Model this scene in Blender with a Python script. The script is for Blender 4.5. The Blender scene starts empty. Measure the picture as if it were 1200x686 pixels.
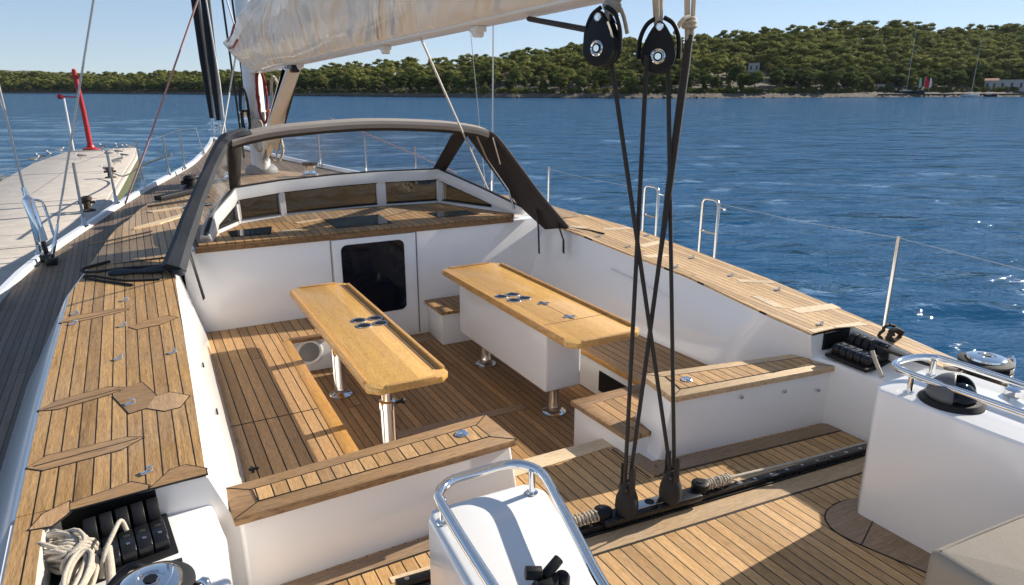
import bpy, bmesh, math, random
import numpy as np
from mathutils import Vector, Matrix, noise
random.seed(7); rng = np.random.default_rng(7)
S = bpy.context.scene; COL = S.collection
R = math.radians

# ------------------------------------------------------------------ helpers
def tag(o, label=None, cat=None, group=None, kind=None):
    if label: o['label'] = label
    if cat: o['category'] = cat
    if group: o['group'] = group
    if kind: o['kind'] = kind
    return o
def thing(name, label, cat, loc=(0, 0, 0), group=None):
    o = bpy.data.objects.new(name, None); COL.objects.link(o)
    o.location = loc; o.empty_display_size = .1
    return tag(o, label, cat, group)
def adopt(o, p):
    o.parent = p
    if p is not None:
        o.matrix_parent_inverse = Matrix.Translation(-wloc(p))
def wloc(p):
    v = Vector(p.location)
    return v
class MB:
    def __init__(s): s.v = []; s.f = []; s.mi = []
    def add(s, vs, fs, m=0):
        b = len(s.v); s.v += [tuple(map(float, q)) for q in vs]
        for f in fs: s.f.append([b + i for i in f]); s.mi.append(m)
        return s
    def quad(s, a, b, c, d, m=0): return s.add([a, b, c, d], [(0, 1, 2, 3)], m)
    def box(s, x0, x1, y0, y1, z0, z1, m=0):
        return s.hexa([(x0, y0, z0), (x1, y0, z0), (x1, y1, z0), (x0, y1, z0)], [(x0, y0, z1), (x1, y0, z1), (x1, y1, z1), (x0, y1, z1)], m)
    def hexa(s, lo, hi, m=0):
        n = len(lo)
        fs = [tuple(range(n - 1, -1, -1)), tuple(range(n, 2 * n))] + [(i, (i + 1) % n, n + (i + 1) % n, n + i) for i in range(n)]
        return s.add(list(lo) + list(hi), fs, m)
    def prism(s, poly, z0, z1, m=0):
        a = sum(poly[i][0] * poly[(i + 1) % len(poly)][1] - poly[(i + 1) % len(poly)][0] * poly[i][1] for i in range(len(poly)))
        if a < 0: poly = poly[::-1]
        z0f = z0 if callable(z0) else (lambda x, y: z0); z1f = z1 if callable(z1) else (lambda x, y: z1)
        return s.hexa([(p[0], p[1], z0f(p[0], p[1])) for p in poly], [(p[0], p[1], z1f(p[0], p[1])) for p in poly], m)
    def loft(s, secs, closed=True, caps=True, m=0):
        n = len(secs[0]); vs = [p for q in secs for p in q]; fs = []
        for i in range(len(secs) - 1):
            for j in range(n if closed else n - 1):
                k = (j + 1) % n
                fs.append((i * n + j, i * n + k, (i + 1) * n + k, (i + 1) * n + j))
        if caps and closed:
            fs.append(tuple(range(n - 1, -1, -1))); fs.append(tuple((len(secs) - 1) * n + j for j in range(n)))
        return s.add(vs, fs, m)
    def tube(s, pts, r, n=8, closed=False, m=0, flat=1.0, up=None):
        P = [Vector(p) for p in pts]; N = len(P)
        rs = r if isinstance(r, (list, tuple)) else [r] * N
        secs = []; prev = None
        for i in range(N):
            if closed: t = (P[(i + 1) % N] - P[i - 1])
            else: t = P[min(i + 1, N - 1)] - P[max(i - 1, 0)]
            t.normalize()
            if prev is None:
                a = Vector(up) if up else (Vector((0, 0, 1)) if abs(t.z) < .9 else Vector((1, 0, 0)))
                nn = (a - t * a.dot(t)).normalized()
            else: nn = (prev - t * prev.dot(t)).normalized()
            prev = nn; b = t.cross(nn)
            secs.append([P[i] + (nn * math.cos(2 * math.pi * k / n) * flat + b * math.sin(2 * math.pi * k / n)) * rs[i] for k in range(n)])
        if closed: secs.append(secs[0])
        return s.loft(secs, True, not closed, m)
    def lathe(s, c, prof, n=24, axis=(0, 0, 1), m=0):
        ax = Vector(axis).normalized(); a = Vector((1, 0, 0)) if abs(ax.x) < .9 else Vector((0, 1, 0))
        u = (a - ax * a.dot(ax)).normalized(); w = ax.cross(u); c = Vector(c)
        return s.loft([[c + ax * h + (u * math.cos(2 * math.pi * k / n) + w * math.sin(2 * math.pi * k / n)) * max(r, 1e-4) for k in range(n)] for r, h in prof], True, True, m)
    def ell(s, c, rx, ry, rz, m=0, nu=14, nv=8):
        secs = []
        for i in range(nv + 1):
            th = math.pi * (i + .02) / (nv + .04)
            secs.append([(c[0] + rx * math.sin(th) * math.cos(2 * math.pi * k / nu), c[1] + ry * math.sin(th) * math.sin(2 * math.pi * k / nu), c[2] - rz * math.cos(th)) for k in range(nu)])
        return s.loft(secs, True, True, m)
    def build(s, name, mats, parent=None, bevel=0, seg=2, smooth=40, local=False, solid=0):
        me = bpy.data.meshes.new(name); bm = bmesh.new()
        vs = [bm.verts.new(v) for v in s.v]
        for f, mi in zip(s.f, s.mi):
            try: q = bm.faces.new([vs[i] for i in f]); q.material_index = mi
            except ValueError: pass
        bmesh.ops.remove_doubles(bm, verts=bm.verts, dist=1e-5)
        bmesh.ops.recalc_face_normals(bm, faces=bm.faces)
        if bevel:
            es = [e for e in bm.edges if len(e.link_faces) == 2 and e.calc_face_angle(0) > R(28)]
            bmesh.ops.bevel(bm, geom=es, offset=bevel, segments=seg, profile=.5, affect='EDGES', clamp_overlap=True)
        bm.to_mesh(me); bm.free()
        if smooth:
            me.polygons.foreach_set('use_smooth', [True] * len(me.polygons)); me.set_sharp_from_angle(angle=R(smooth))
        for mm in (mats if isinstance(mats, (list, tuple)) else [mats]): me.materials.append(mm)
        o = bpy.data.objects.new(name, me); COL.objects.link(o)
        if parent is not None:
            if local: o.parent = parent
            else: adopt(o, parent)
        if solid:
            md = o.modifiers.new('thick', 'SOLIDIFY'); md.thickness = solid; md.offset = 0
        return o
def copy_tree(root, loc=None, label=None, rz=None):
    r = root.copy(); COL.objects.link(r)
    if loc is not None: r.location = loc
    if rz is not None: r.rotation_euler = (0, 0, rz)
    if label: r['label'] = label
    for ch in list(root.children):
        c = ch.copy(); COL.objects.link(c); c.parent = r
        for g in ch.children:
            d = g.copy(); COL.objects.link(d); d.parent = c
    return r
def rrect(x0, x1, y0, y1, r, n=5):
    out = []
    for cx, cy, a in ((x1 - r, y1 - r, 0), (x0 + r, y1 - r, 90), (x0 + r, y0 + r, 180), (x1 - r, y0 + r, 270)):
        for k in range(n + 1): t = R(a + 90 * k / n); out.append((cx + r * math.cos(t), cy + r * math.sin(t)))
    return out
def smooth_path(pts, k=6):
    P = [Vector(p) for p in pts]; out = []
    for i in range(len(P) - 1):
        p0, p1, p2, p3 = P[max(i - 1, 0)], P[i], P[i + 1], P[min(i + 2, len(P) - 1)]
        for j in range(k):
            t = j / k
            out.append(.5 * ((2 * p1) + (-p0 + p2) * t + (2 * p0 - 5 * p1 + 4 * p2 - p3) * t * t + (-p0 + 3 * p1 - 3 * p2 + p3) * t ** 3))
    out.append(P[-1]); return out
def interp(tab, y):
    xs = [t[0] for t in tab]; return float(np.interp(y, xs, [t[1] for t in tab]))

# ------------------------------------------------------------------ materials
def mat(name):
    m = bpy.data.materials.new(name); m.use_nodes = True; nt = m.node_tree
    return m, nt, nt.nodes['Principled BSDF'], nt.nodes['Material Output']
class NT:
    def __init__(s, nt): s.nt = nt
    def n(s, t, **k):
        o = s.nt.nodes.new(t)
        for a, b in k.items(): setattr(o, a, b)
        return o
    def l(s, a, b): s.nt.links.new(a, b)
    def val(s, x, sock):
        if hasattr(x, 'node') or hasattr(x, 'is_linked'): s.l(x, sock)
        else: sock.default_value = x
    def math(s, op, a, b=0.0, clamp=False):
        o = s.n('ShaderNodeMath', operation=op, use_clamp=clamp); s.val(a, o.inputs[0]); s.val(b, o.inputs[1]); return o.outputs[0]
    def comb(s, x, y, z):
        o = s.n('ShaderNodeCombineXYZ'); s.val(x, o.inputs[0]); s.val(y, o.inputs[1]); s.val(z, o.inputs[2]); return o.outputs[0]
    def noise(s, vec, scale, det=3, rough=.5, dist=0):
        o = s.n('ShaderNodeTexNoise'); s.l(vec, o.inputs['Vector']); o.inputs['Scale'].default_value = scale
        o.inputs['Detail'].default_value = det; o.inputs['Roughness'].default_value = rough; o.inputs['Distortion'].default_value = dist
        return o.outputs['Fac']
    def ramp(s, f, stops):
        o = s.n('ShaderNodeValToRGB'); s.l(f, o.inputs[0]); cr = o.color_ramp
        while len(cr.elements) < len(stops): cr.elements.new(.5)
        for e, (p, c) in zip(cr.elements, stops): e.position = p; e.color = (*c, 1) if len(c) == 3 else c
        return o.outputs[0]
    def mix(s, f, a, b, bt='MIX'):
        o = s.n('ShaderNodeMix', data_type='RGBA', blend_type=bt); s.val(f, o.inputs[0])
        for q, i in ((a, 6), (b, 7)):
            if isinstance(q, tuple): o.inputs[i].default_value = (*q, 1)
            else: s.l(q, o.inputs[i])
        return o.outputs[2]
    def bump(s, h, strength, dist, normal=None):
        o = s.n('ShaderNodeBump'); s.l(h, o.inputs['Height']); o.inputs['Strength'].default_value = strength; o.inputs['Distance'].default_value = dist
        if normal is not None: s.l(normal, o.inputs['Normal'])
        return o.outputs[0]
def simple(name, col, rough=.5, metal=0, coat=0, var=0, vscale=4, bump=0, bscale=60, spec=.5):
    m, nt, b, out = mat(name); N = NT(nt)
    b.inputs['Base Color'].default_value = (*col, 1); b.inputs['Roughness'].default_value = rough; b.inputs['Metallic'].default_value = metal
    b.inputs['Coat Weight'].default_value = coat; b.inputs['Coat Roughness'].default_value = .06; b.inputs['Specular IOR Level'].default_value = spec
    tc = N.n('ShaderNodeTexCoord').outputs['Object']
    if var:
        f = N.noise(tc, vscale, 5, .6)
        c = N.mix(f, tuple(x * (1 - var) for x in col), tuple(min(1, x * (1 + var)) for x in col)); N.l(c, b.inputs['Base Color'])
        r = N.math('ADD', N.math('MULTIPLY', N.noise(tc, vscale * 2.3, 4, .6), min(.25 * rough + .06, var * 2)), max(rough - min(.06, var), .01)); N.l(r, b.inputs['Roughness'])
    if bump: N.l(N.bump(N.noise(tc, bscale, 4, .6), bump, .004), b.inputs['Normal'])
    return m
def teak(name, c1, c2, w=.055, axis='Y', rough=.6, caulk=.098, weather=.35, joint=1.9, off=0.0, coat=0.0, line=(.006, .0055, .005), skew=0.0, gold=None):
    """laid planks running along axis, black caulked seams between them"""
    m, nt, b, out = mat(name); N = NT(nt)
    tc = N.n('ShaderNodeTexCoord').outputs['Object']; sp = N.n('ShaderNodeSeparateXYZ'); N.l(tc, sp.inputs[0])
    a, l = (sp.outputs[0], sp.outputs[1]) if axis == 'Y' else (sp.outputs[1], sp.outputs[0])
    if skew: a = N.math('ADD', a, N.math('MULTIPLY', l, skew))
    z = sp.outputs[2]
    u = N.math('ADD', N.math('DIVIDE', a, w), 100.0 + off)
    idx = N.math('FLOOR', u); fr = N.math('FRACT', u)
    wn = N.n('ShaderNodeTexWhiteNoise', noise_dimensions='1D'); N.l(idx, wn.inputs['W'])
    lj = N.math('DIVIDE', N.math('ADD', l, N.math('MULTIPLY', wn.outputs['Value'], joint * 3)), joint)
    jid = N.math('FLOOR', lj); jf = N.math('FRACT', lj)
    wn2 = N.n('ShaderNodeTexWhiteNoise', noise_dimensions='2D'); N.l(N.comb(idx, jid, 0.0), wn2.inputs['Vector'])
    grain_v = N.comb(N.math('MULTIPLY', a, 26.0), N.math('ADD', N.math('MULTIPLY', l, 1.6), N.math('MULTIPLY', wn2.outputs['Value'], 37.0)), N.math('MULTIPLY', z, 5.0))
    g1 = N.noise(grain_v, 3.0, 6, .7, .8); g0 = N.noise(grain_v, .9, 4, .6, 1.5); g2 = N.noise(grain_v, 14.0, 3, .6)
    pat = N.noise(tc, 2.3, 4, .6); spot = N.noise(tc, 9.0, 5, .7)
    t = N.math('ADD', N.math('MULTIPLY', wn2.outputs['Value'], .38), N.math('MULTIPLY', N.math('ADD', N.math('MULTIPLY', g1, .65), N.math('MULTIPLY', g0, .5)), 1.5)); t = N.math('SUBTRACT', t, .56, True)
    col = N.mix(t, c1, c2)
    grey = tuple(.5 * (sum(c2) / 3) + .5 * x for x in c2)
    col = N.mix(N.math('MULTIPLY', N.math('SUBTRACT', N.math('ADD', pat, N.math('MULTIPLY', spot, .4)), .5, True), weather * 2.2, True), col, grey)
    dark = N.math('MULTIPLY', N.math('SUBTRACT', spot, .60, True), 2.0, True)
    col = N.mix(dark, col, tuple(x * .42 for x in c1))
    col = N.mix(N.math('MULTIPLY', N.math('SUBTRACT', g2, .46, True), 2.6, True), col, tuple(x * .45 for x in c1))
    col = N.mix(N.math('MULTIPLY', N.math('SUBTRACT', g1, .54, True), 3.0, True), col, tuple(min(1, x * 1.2) for x in c2))
    col = N.mix(N.math('MULTIPLY', N.math('SUBTRACT', .44, g1, True), 4.0, True), col, tuple(x * .7 for x in c1))
    hsv = N.n('ShaderNodeHueSaturation'); N.l(col, hsv.inputs['Color']); N.l(N.math('ADD', N.math('MULTIPLY', wn2.outputs['Value'], .26), .87), hsv.inputs['Value'])
    col = hsv.outputs[0]
    if caulk:
        seam = N.math('LESS_THAN', fr, caulk)
        jl = N.math('LESS_THAN', jf, .004 / joint * 1.6)
        seam = N.math('MAXIMUM', seam, jl)
        col = N.mix(seam, col, line)
        N.l(N.bump(N.math('SUBTRACT', N.math('MULTIPLY', g1, .25), seam), .5, .003), b.inputs['Normal'])
    else:
        N.l(N.bump(g1, .25, .0015), b.inputs['Normal'])
    N.l(col, b.inputs['Base Color'])
    N.l(N.math('ADD', N.math('MULTIPLY', g1, .3), rough - .15), b.inputs['Roughness'])
    b.inputs['Coat Weight'].default_value = coat; b.inputs['Coat Roughness'].default_value = .12
    b.inputs['Specular IOR Level'].default_value = .35
    return m

M = {}
M['gel'] = simple('white_gelcoat', (.84, .825, .81), .2, coat=.5, var=.006, vscale=.8)
M['gel2'] = simple('white_hull_paint', (.78, .79, .80), .25, coat=.4, var=.006, vscale=.8)
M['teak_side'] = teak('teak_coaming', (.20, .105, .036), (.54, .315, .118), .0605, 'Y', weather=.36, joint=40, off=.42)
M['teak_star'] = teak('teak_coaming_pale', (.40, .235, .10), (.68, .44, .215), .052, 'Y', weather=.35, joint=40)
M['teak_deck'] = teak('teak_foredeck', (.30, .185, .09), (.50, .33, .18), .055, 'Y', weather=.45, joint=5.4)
M['teak_walk_shaded'] = teak('shaded_teak_walkway', (.115, .078, .048), (.25, .172, .11), .05, 'Y', weather=.7, joint=5.2)  # side deck's shade is deepened here by a darker teak colour
M['teak_sole'] = teak('teak_cockpit_sole', (.24, .125, .044), (.50, .28, .11), .056, 'Y', weather=.25, joint=5.0, off=.2)
M['teak_aft'] = teak('teak_aft_deck', (.36, .195, .068), (.67, .40, .165), .062, 'Y', weather=.3, joint=5.6, off=.1)
M['teak_seat'] = teak('teak_seat', (.30, .16, .062), (.55, .32, .135), .070, 'Y', weather=.25, joint=40, off=.35)
M['teak_bench'] = teak('teak_bench_slats', (.33, .175, .062), (.63, .375, .155), .066, 'Y', weather=.3, joint=9, off=.25)
M['board_x'] = teak('teak_board_across', (.17, .09, .035), (.43, .25, .108), .4, 'X', caulk=0, weather=.4, joint=30)
M['board_y'] = teak('teak_board_along', (.35, .205, .095), (.57, .35, .175), .4, 'Y', caulk=0, weather=.35, joint=30)
M['board_pale'] = teak('pale_new_teak', (.58, .42, .25), (.76, .59, .38), .4, 'X', caulk=0, weather=.2, joint=30)
M['board_sunlit'] = teak('sunlit_teak_board', (.45, .29, .145), (.66, .46, .26), .4, 'X', caulk=0, weather=.35, joint=30)  # sun on the traveler board and right bench put into paler teak
M['board_grey'] = teak('grey_brown_teak_board', (.20, .125, .07), (.36, .235, .135), .4, 'X', caulk=0, weather=.6, joint=30)
M['teak_dark'] = teak('brown_teak_edge', (.14, .075, .033), (.24, .135, .06), .4, 'X', caulk=0, weather=.2, joint=30)
M['table'] = teak('oiled_teak_table', (.60, .31, .075), (.78, .46, .13), .085, 'Y', rough=.34, caulk=0, weather=.1, joint=30, coat=.4)
M['table_edge'] = teak('oiled_teak_rail', (.47, .23, .06), (.62, .34, .10), .3, 'Y', rough=.38, caulk=0, weather=.1, joint=30, coat=.2)
M['caulk'] = simple('black_caulk', (.012, .011, .01), .6)
M['chrome'] = simple('polished_steel', (.78, .78, .78), .07, metal=1, var=.04, vscale=6)
M['steel'] = simple('brushed_steel', (.50, .49, .475), .22, metal=1, var=.08, vscale=12)
M['black'] = simple('black_plastic', (.007, .007, .008), .5, var=.3, vscale=9, spec=.3)
M['blackm'] = simple('black_anodised_metal', (.018, .018, .02), .28, metal=.4, var=.2, vscale=9)
M['rubber'] = simple('matt_black_rubber', (.016, .016, .016), .7, var=.3)
M['rope_dark'] = simple('dark_braided_rope', (.032, .027, .024), .75, var=.35, vscale=70, bump=.6, bscale=220)
M['rope_pale'] = simple('pale_braided_rope', (.48, .42, .34), .85, var=.3, vscale=60, bump=.8, bscale=200)
M['rope_white'] = simple('white_braided_rope', (.74, .72, .68), .8, var=.1, vscale=40)
M['rope_pink'] = simple('pink_flecked_rope', (.55, .30, .27), .8, var=.3, vscale=30)
M['wire'] = simple('rigging_wire', (.50, .49, .48), .35, metal=.7)
M['white_paint'] = simple('white_painted_metal', (.80, .79, .77), .35, var=.04)
M['hood'] = simple('dark_taupe_canvas', (.050, .042, .038), .85, var=.22, vscale=5, bump=.5, bscale=160)
M['hood_shade'] = simple('canvas_in_sky_shade', (.042, .046, .056), .7, var=.3, vscale=6, bump=.5, bscale=25)  # same hood canvas, its blue sky-lit shade put into the colour
M['furl'] = simple('black_sail_canvas', (.014, .015, .018), .8, var=.3, vscale=4)
M['grey'] = simple('grey_plastic', (.25, .25, .25), .6)
M['hem'] = simple('sunlit_canvas_hem', (.30, .265, .235), .85, var=.12, vscale=5, bump=.4, bscale=160)  # same hood canvas, sunlight on its top put into a paler tone
M['door_glass'] = simple('dark_smoked_glass', (.004, .007, .014), .03, var=.05, spec=.3)
M['hatch_glass'] = simple('dark_hatch_glass', (.008, .011, .016), .06, var=.1, spec=.7)
M['concrete'] = simple('pier_concrete', (.50, .44, .375), .95, var=.34, vscale=3.5, bump=.9, bscale=9)
M['weed'] = simple('green_weed_concrete', (.085, .09, .035), .8, var=.4, vscale=3)
M['red'] = simple('red_painted_steel', (.40, .014, .016), .4, var=.15, vscale=4)
M['cushion'] = simple('taupe_canvas', (.27, .235, .195), .9, var=.1, vscale=5, bump=.5, bscale=300)
M['bark'] = simple('pine_bark', (.075, .052, .036), .9, var=.3, vscale=3)
M['redbag'] = simple('red_brown_rope', (.25, .035, .025), .8, var=.4, vscale=20)
M['gull_white'] = simple('white_feathers', (.75, .74, .72), .8)
M['gull_grey'] = simple('grey_feathers', (.16, .16, .17), .8, var=.2, vscale=30)
M['beak'] = simple('yellow_beak', (.5, .3, .03), .5)
M['stucco'] = simple('pale_stucco', (.50, .48, .45), .8, var=.08, vscale=.6)
M['roof'] = simple('clay_roof_tiles', (.30, .13, .07), .8, var=.2, vscale=1)
M['dark_window'] = simple('dark_window', (.02, .024, .03), .2)
M['rock'] = simple('shore_rock', (.10, .078, .058), .9, var=.4, vscale=.35, bump=.8, bscale=2)
M['navy_hull'] = simple('navy_hull_paint', (.02, .025, .045), .25)
M['flag_red'] = simple('red_flag_cloth', (.60, .015, .03), .8)
M['flag_pale'] = simple('pale_green_flag_cloth', (.45, .60, .45), .8)

def vinyl(name, tint, gl, rough, milk=0.0):
    m, nt, b, out = mat(name); N = NT(nt); nt.nodes.remove(b)
    tr = N.n('ShaderNodeBsdfTransparent'); tr.inputs[0].default_value = (*tint, 1)
    g = N.n('ShaderNodeBsdfGlossy'); g.inputs['Roughness'].default_value = rough
    tc = N.n('ShaderNodeTexCoord').outputs['Object']
    N.l(N.bump(N.noise(tc, 3.5, 3, .5), .25, .02), g.inputs['Normal'])
    ge = N.n('ShaderNodeNewGeometry'); dt = N.n('ShaderNodeVectorMath', operation='DOT_PRODUCT'); N.l(ge.outputs['Incoming'], dt.inputs[0]); N.l(ge.outputs['Normal'], dt.inputs[1])
    gz_ = N.math('POWER', N.math('SUBTRACT', 1.0, N.math('ABSOLUTE', dt.outputs['Value'])), 5.0)
    mx = N.n('ShaderNodeMixShader'); N.l(N.math('ADD', N.math('MULTIPLY', gz_, .8), gl + .03, True), mx.inputs[0])
    N.l(tr.outputs[0], mx.inputs[1]); N.l(g.outputs[0], mx.inputs[2])
    df = N.n('ShaderNodeBsdfDiffuse'); df.inputs[0].default_value = (.75, .76, .78, 1); m2 = N.n('ShaderNodeMixShader')
    N.l(N.math('MULTIPLY', N.noise(tc, 2.2, 4, .6), milk), m2.inputs[0]); N.l(mx.outputs[0], m2.inputs[1]); N.l(df.outputs[0], m2.inputs[2]); N.l(m2.outputs[0], out.inputs[0])
    return m
M['vinyl'] = vinyl('clear_vinyl', (.90, .91, .93), .08, .10, .16)
M['tint'] = vinyl('smoked_window', (.30, .29, .25), .03, .03, .02)

def sailbag():
    m, nt, b, out = mat('glossy_white_cover'); N = NT(nt)
    tc = N.n('ShaderNodeTexCoord').outputs['Object']; sp = N.n('ShaderNodeSeparateXYZ'); N.l(tc, sp.inputs[0])
    dg = N.math('ADD', N.math('MULTIPLY', sp.outputs[1], .9), N.math('MULTIPLY', sp.outputs[2], 1.3))       # folds slant up and aft
    v = N.comb(N.math('MULTIPLY', dg, 1.0), N.math('MULTIPLY', sp.outputs[2], .5), N.math('MULTIPLY', sp.outputs[0], .4))
    n1 = N.noise(v, .75, 3, .5, 1.2); n2 = N.noise(tc, 5, 3, .5, .5); n3 = N.noise(v, 2.6, 2, .5, 1.0)
    c = N.ramp(n1, [(.3, (.70, .67, .64)), (.7, (.82, .79, .75))])
    N.l(c, b.inputs['Base Color']); b.inputs['Roughness'].default_value = .22
    b.inputs['Coat Weight'].default_value = .6; b.inputs['Coat Roughness'].default_value = .06
    bp = N.bump(n1, 1.0, .55); bp = N.bump(n3, .6, .08, bp); bp = N.bump(n2, .2, .02, bp); N.l(bp, b.inputs['Normal'])
    tl = N.n('ShaderNodeBsdfTranslucent'); tl.inputs[0].default_value = (.88, .82, .75, 1)
    mx = N.n('ShaderNodeMixShader'); mx.inputs[0].default_value = .28
    N.l(b.outputs[0], mx.inputs[1]); N.l(tl.outputs[0], mx.inputs[2]); N.l(mx.outputs[0], out.inputs[0])
    return m
M['bag'] = sailbag()
def foliage():
    m, nt, b, out = mat('pine_foliage'); N = NT(nt)
    g = N.n('ShaderNodeNewGeometry'); tc = N.n('ShaderNodeTexCoord').outputs['Object']
    oi = N.n('ShaderNodeObjectInfo')
    big = N.noise(g.outputs['Position'], .035, 3, .6); med = N.noise(g.outputs['Position'], .6, 3, .6)
    at = N.n('ShaderNodeAttribute', attribute_name='tint')
    t = N.math('ADD', N.math('MULTIPLY', big, .8), N.math('MULTIPLY', med, .25)); t = N.math('ADD', t, N.math('MULTIPLY', N.math('MAXIMUM', oi.outputs['Random'], at.outputs['Fac']), .5))
    t = N.math('SUBTRACT', t, .32, True)
    c = N.ramp(t, [(.08, (.036, .056, .019)), (.40, (.115, .140, .036)), (.80, (.25, .245, .065))])
    N.l(c, b.inputs['Base Color']); b.inputs['Roughness'].default_value = .9; b.inputs['Specular IOR Level'].default_value = .08
    tl = N.n('ShaderNodeBsdfTranslucent'); N.l(c, tl.inputs[0])
    mx = N.n('ShaderNodeMixShader'); mx.inputs[0].default_value = .35
    N.l(b.outputs[0], mx.inputs[1]); N.l(tl.outputs[0], mx.inputs[2]); N.l(mx.outputs[0], out.inputs[0])
    return m
M['leaf'] = foliage()
def soil():
    m, nt, b, out = mat('wooded_ground'); N = NT(nt)
    tc = N.n('ShaderNodeTexCoord').outputs['Object']
    c = N.ramp(N.noise(tc, .06, 6, .65), [(.35, (.06, .058, .025)), (.55, (.085, .068, .038)), (.7, (.15, .112, .07))])
    N.l(c, b.inputs['Base Color']); b.inputs['Roughness'].default_value = .95
    return m
M['soil'] = soil()
def water_mat():
    m, nt, b, out = mat('sea_water'); N = NT(nt); nt.nodes.remove(b)
    ge = N.n('ShaderNodeNewGeometry'); g = ge.outputs['Position']
    sp = N.n('ShaderNodeSeparateXYZ'); N.l(g, sp.inputs[0])
    ca, sa = math.cos(R(25)), math.sin(R(25))       # ripples stretched along the wind's crests
    u = N.math('ADD', N.math('MULTIPLY', sp.outputs[0], ca), N.math('MULTIPLY', sp.outputs[1], -sa)); w = N.math('ADD', N.math('MULTIPLY', sp.outputs[0], sa), N.math('MULTIPLY', sp.outputs[1], ca))
    v = N.comb(N.math('MULTIPLY', u, .62), N.math('MULTIPLY', w, 1.25), 0.0)
    n1 = N.noise(v, 1.0, 5, .62, .35); n2 = N.noise(v, 4.2, 4, .6, .3); n3 = N.noise(v, .26, 3, .6); gust = N.noise(v, .022, 3, .55)
    k = N.math('ADD', N.math('MULTIPLY', gust, .7), .55)
    bp = N.bump(n3, .55, 1.3); bp = N.bump(N.math('MULTIPLY', n1, k), .72, .30, bp); bp = N.bump(n2, .45, .05, bp)
    dt = N.n('ShaderNodeVectorMath', operation='DOT_PRODUCT'); N.l(ge.outputs['Incoming'], dt.inputs[0]); N.l(bp, dt.inputs[1])
    c = N.math('ABSOLUTE', dt.outputs['Value'])
    fac = N.math('MINIMUM', N.math('ADD', N.math('MULTIPLY', N.math('POWER', N.math('SUBTRACT', 1.0, c), 4.0), .78), .02), .55)
    d = N.n('ShaderNodeBsdfDiffuse'); d.inputs[0].default_value = (.007, .060, .135, 1)
    gl = N.n('ShaderNodeBsdfGlossy'); gl.inputs['Roughness'].default_value = .055; gl.inputs[0].default_value = (.88, .95, 1, 1)
    N.l(bp, gl.inputs['Normal'])
    mx = N.n('ShaderNodeMixShader'); N.l(fac, mx.inputs[0]); N.l(d.outputs[0], mx.inputs[1]); N.l(gl.outputs[0], mx.inputs[2]); N.l(mx.outputs[0], out.inputs[0])
    return m
M['water'] = water_mat()

# ------------------------------------------------------------------ camera
P_, YAW, CH = R(16.5), R(28.35), 2.25
cam = bpy.data.cameras.new('camera'); co = bpy.data.objects.new('camera', cam); COL.objects.link(co)
co.location = (0, 0, CH)
co.rotation_euler = (math.pi / 2 - P_, 0, -YAW)
cam.sensor_width = 36; cam.lens = 24.0; cam.clip_start = .05; cam.clip_end = 20000
S.camera = co
fv = np.array([math.sin(YAW) * math.cos(P_), math.cos(YAW) * math.cos(P_), -math.sin(P_)])
rv = np.array([math.cos(YAW), -math.sin(YAW), 0.]); uv = np.cross(rv, fv)
def bearing(px):                       # compass direction of the far shore seen at a given column of the photograph
    d = rv * (px - 600) + uv * (343 - 106) + fv * 800
    return math.atan2(d[0], d[1])
def slope(px, py):
    d = rv * (px - 600) + uv * (343 - py) + fv * 800
    return d[2] / math.hypot(d[0], d[1])
ZW = -1.0

# ------------------------------------------------------------------ light
EL, AZ = R(27), R(85)                  # azimuth clockwise from the bow (+Y)
sd = Vector((math.cos(EL) * math.sin(AZ), math.cos(EL) * math.cos(AZ), math.sin(EL)))
sun = bpy.data.lights.new('sun', 'SUN'); sun.energy = 4.3; sun.angle = R(.5); sun.color = (1, .925, .80)
so = bpy.data.objects.new('sun', sun); COL.objects.link(so); so.rotation_euler = sd.to_track_quat('Z', 'Y').to_euler(); so.location = (20, 5, 20)
W = bpy.data.worlds.new('World'); S.world = W; W.use_nodes = True
wn = W.node_tree; sky = wn.nodes.new('ShaderNodeTexSky'); sky.sky_type = 'NISHITA'; sky.sun_disc = False
sky.sun_elevation = EL; sky.sun_rotation = AZ; sky.altitude = 0; sky.air_density = .75; sky.dust_density = .0; sky.ozone_density = 1.5
gm = wn.nodes.new('ShaderNodeGamma'); gm.inputs[1].default_value = .54; wn.links.new(sky.outputs[0], gm.inputs[0])
tn = wn.nodes.new('ShaderNodeMix'); tn.data_type = 'RGBA'; tn.blend_type = 'MULTIPLY'; tn.inputs[0].default_value = 1; tn.inputs[7].default_value = (.83, .94, 1.10, 1)
wn.links.new(gm.outputs[0], tn.inputs[6]); wn.links.new(tn.outputs[2], wn.nodes['Background'].inputs[0]); wn.nodes['Background'].inputs[1].default_value = .15
S.view_settings.view_transform = 'Standard'; S.view_settings.look = 'None'; S.view_settings.exposure = .86; S.view_settings.gamma = 1
S.cycles.max_bounces = 8; S.cycles.transparent_max_bounces = 16; S.cycles.use_denoising = True; S.cycles.caustics_reflective = False; S.cycles.caustics_refractive = False

# ================================================================== WATER, SHORE, WOOD
def grid_mesh(name, verts, nu, nv, m, kind='structure', smooth=True):
    me = bpy.data.meshes.new(name)
    i = np.arange(nu - 1)[:, None] * nv + np.arange(nv - 1)[None, :]
    q = np.stack([i, i + nv, i + nv + 1, i + 1], -1).reshape(-1, 4)
    me.vertices.add(len(verts)); me.vertices.foreach_set('co', np.asarray(verts, np.float32).ravel())
    me.loops.add(q.size); me.loops.foreach_set('vertex_index', q.ravel().astype(np.int32))
    me.polygons.add(len(q)); me.polygons.foreach_set('loop_start', np.arange(0, q.size, 4, dtype=np.int32)); me.polygons.foreach_set('loop_total', np.full(len(q), 4, np.int32))
    me.update(calc_edges=True); me.validate()
    if smooth: me.polygons.foreach_set('use_smooth', np.ones(len(me.polygons), bool))
    me.materials.append(m); o = bpy.data.objects.new(name, me); COL.objects.link(o); o['kind'] = kind
    return o
na, nr = 760, 620
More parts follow.
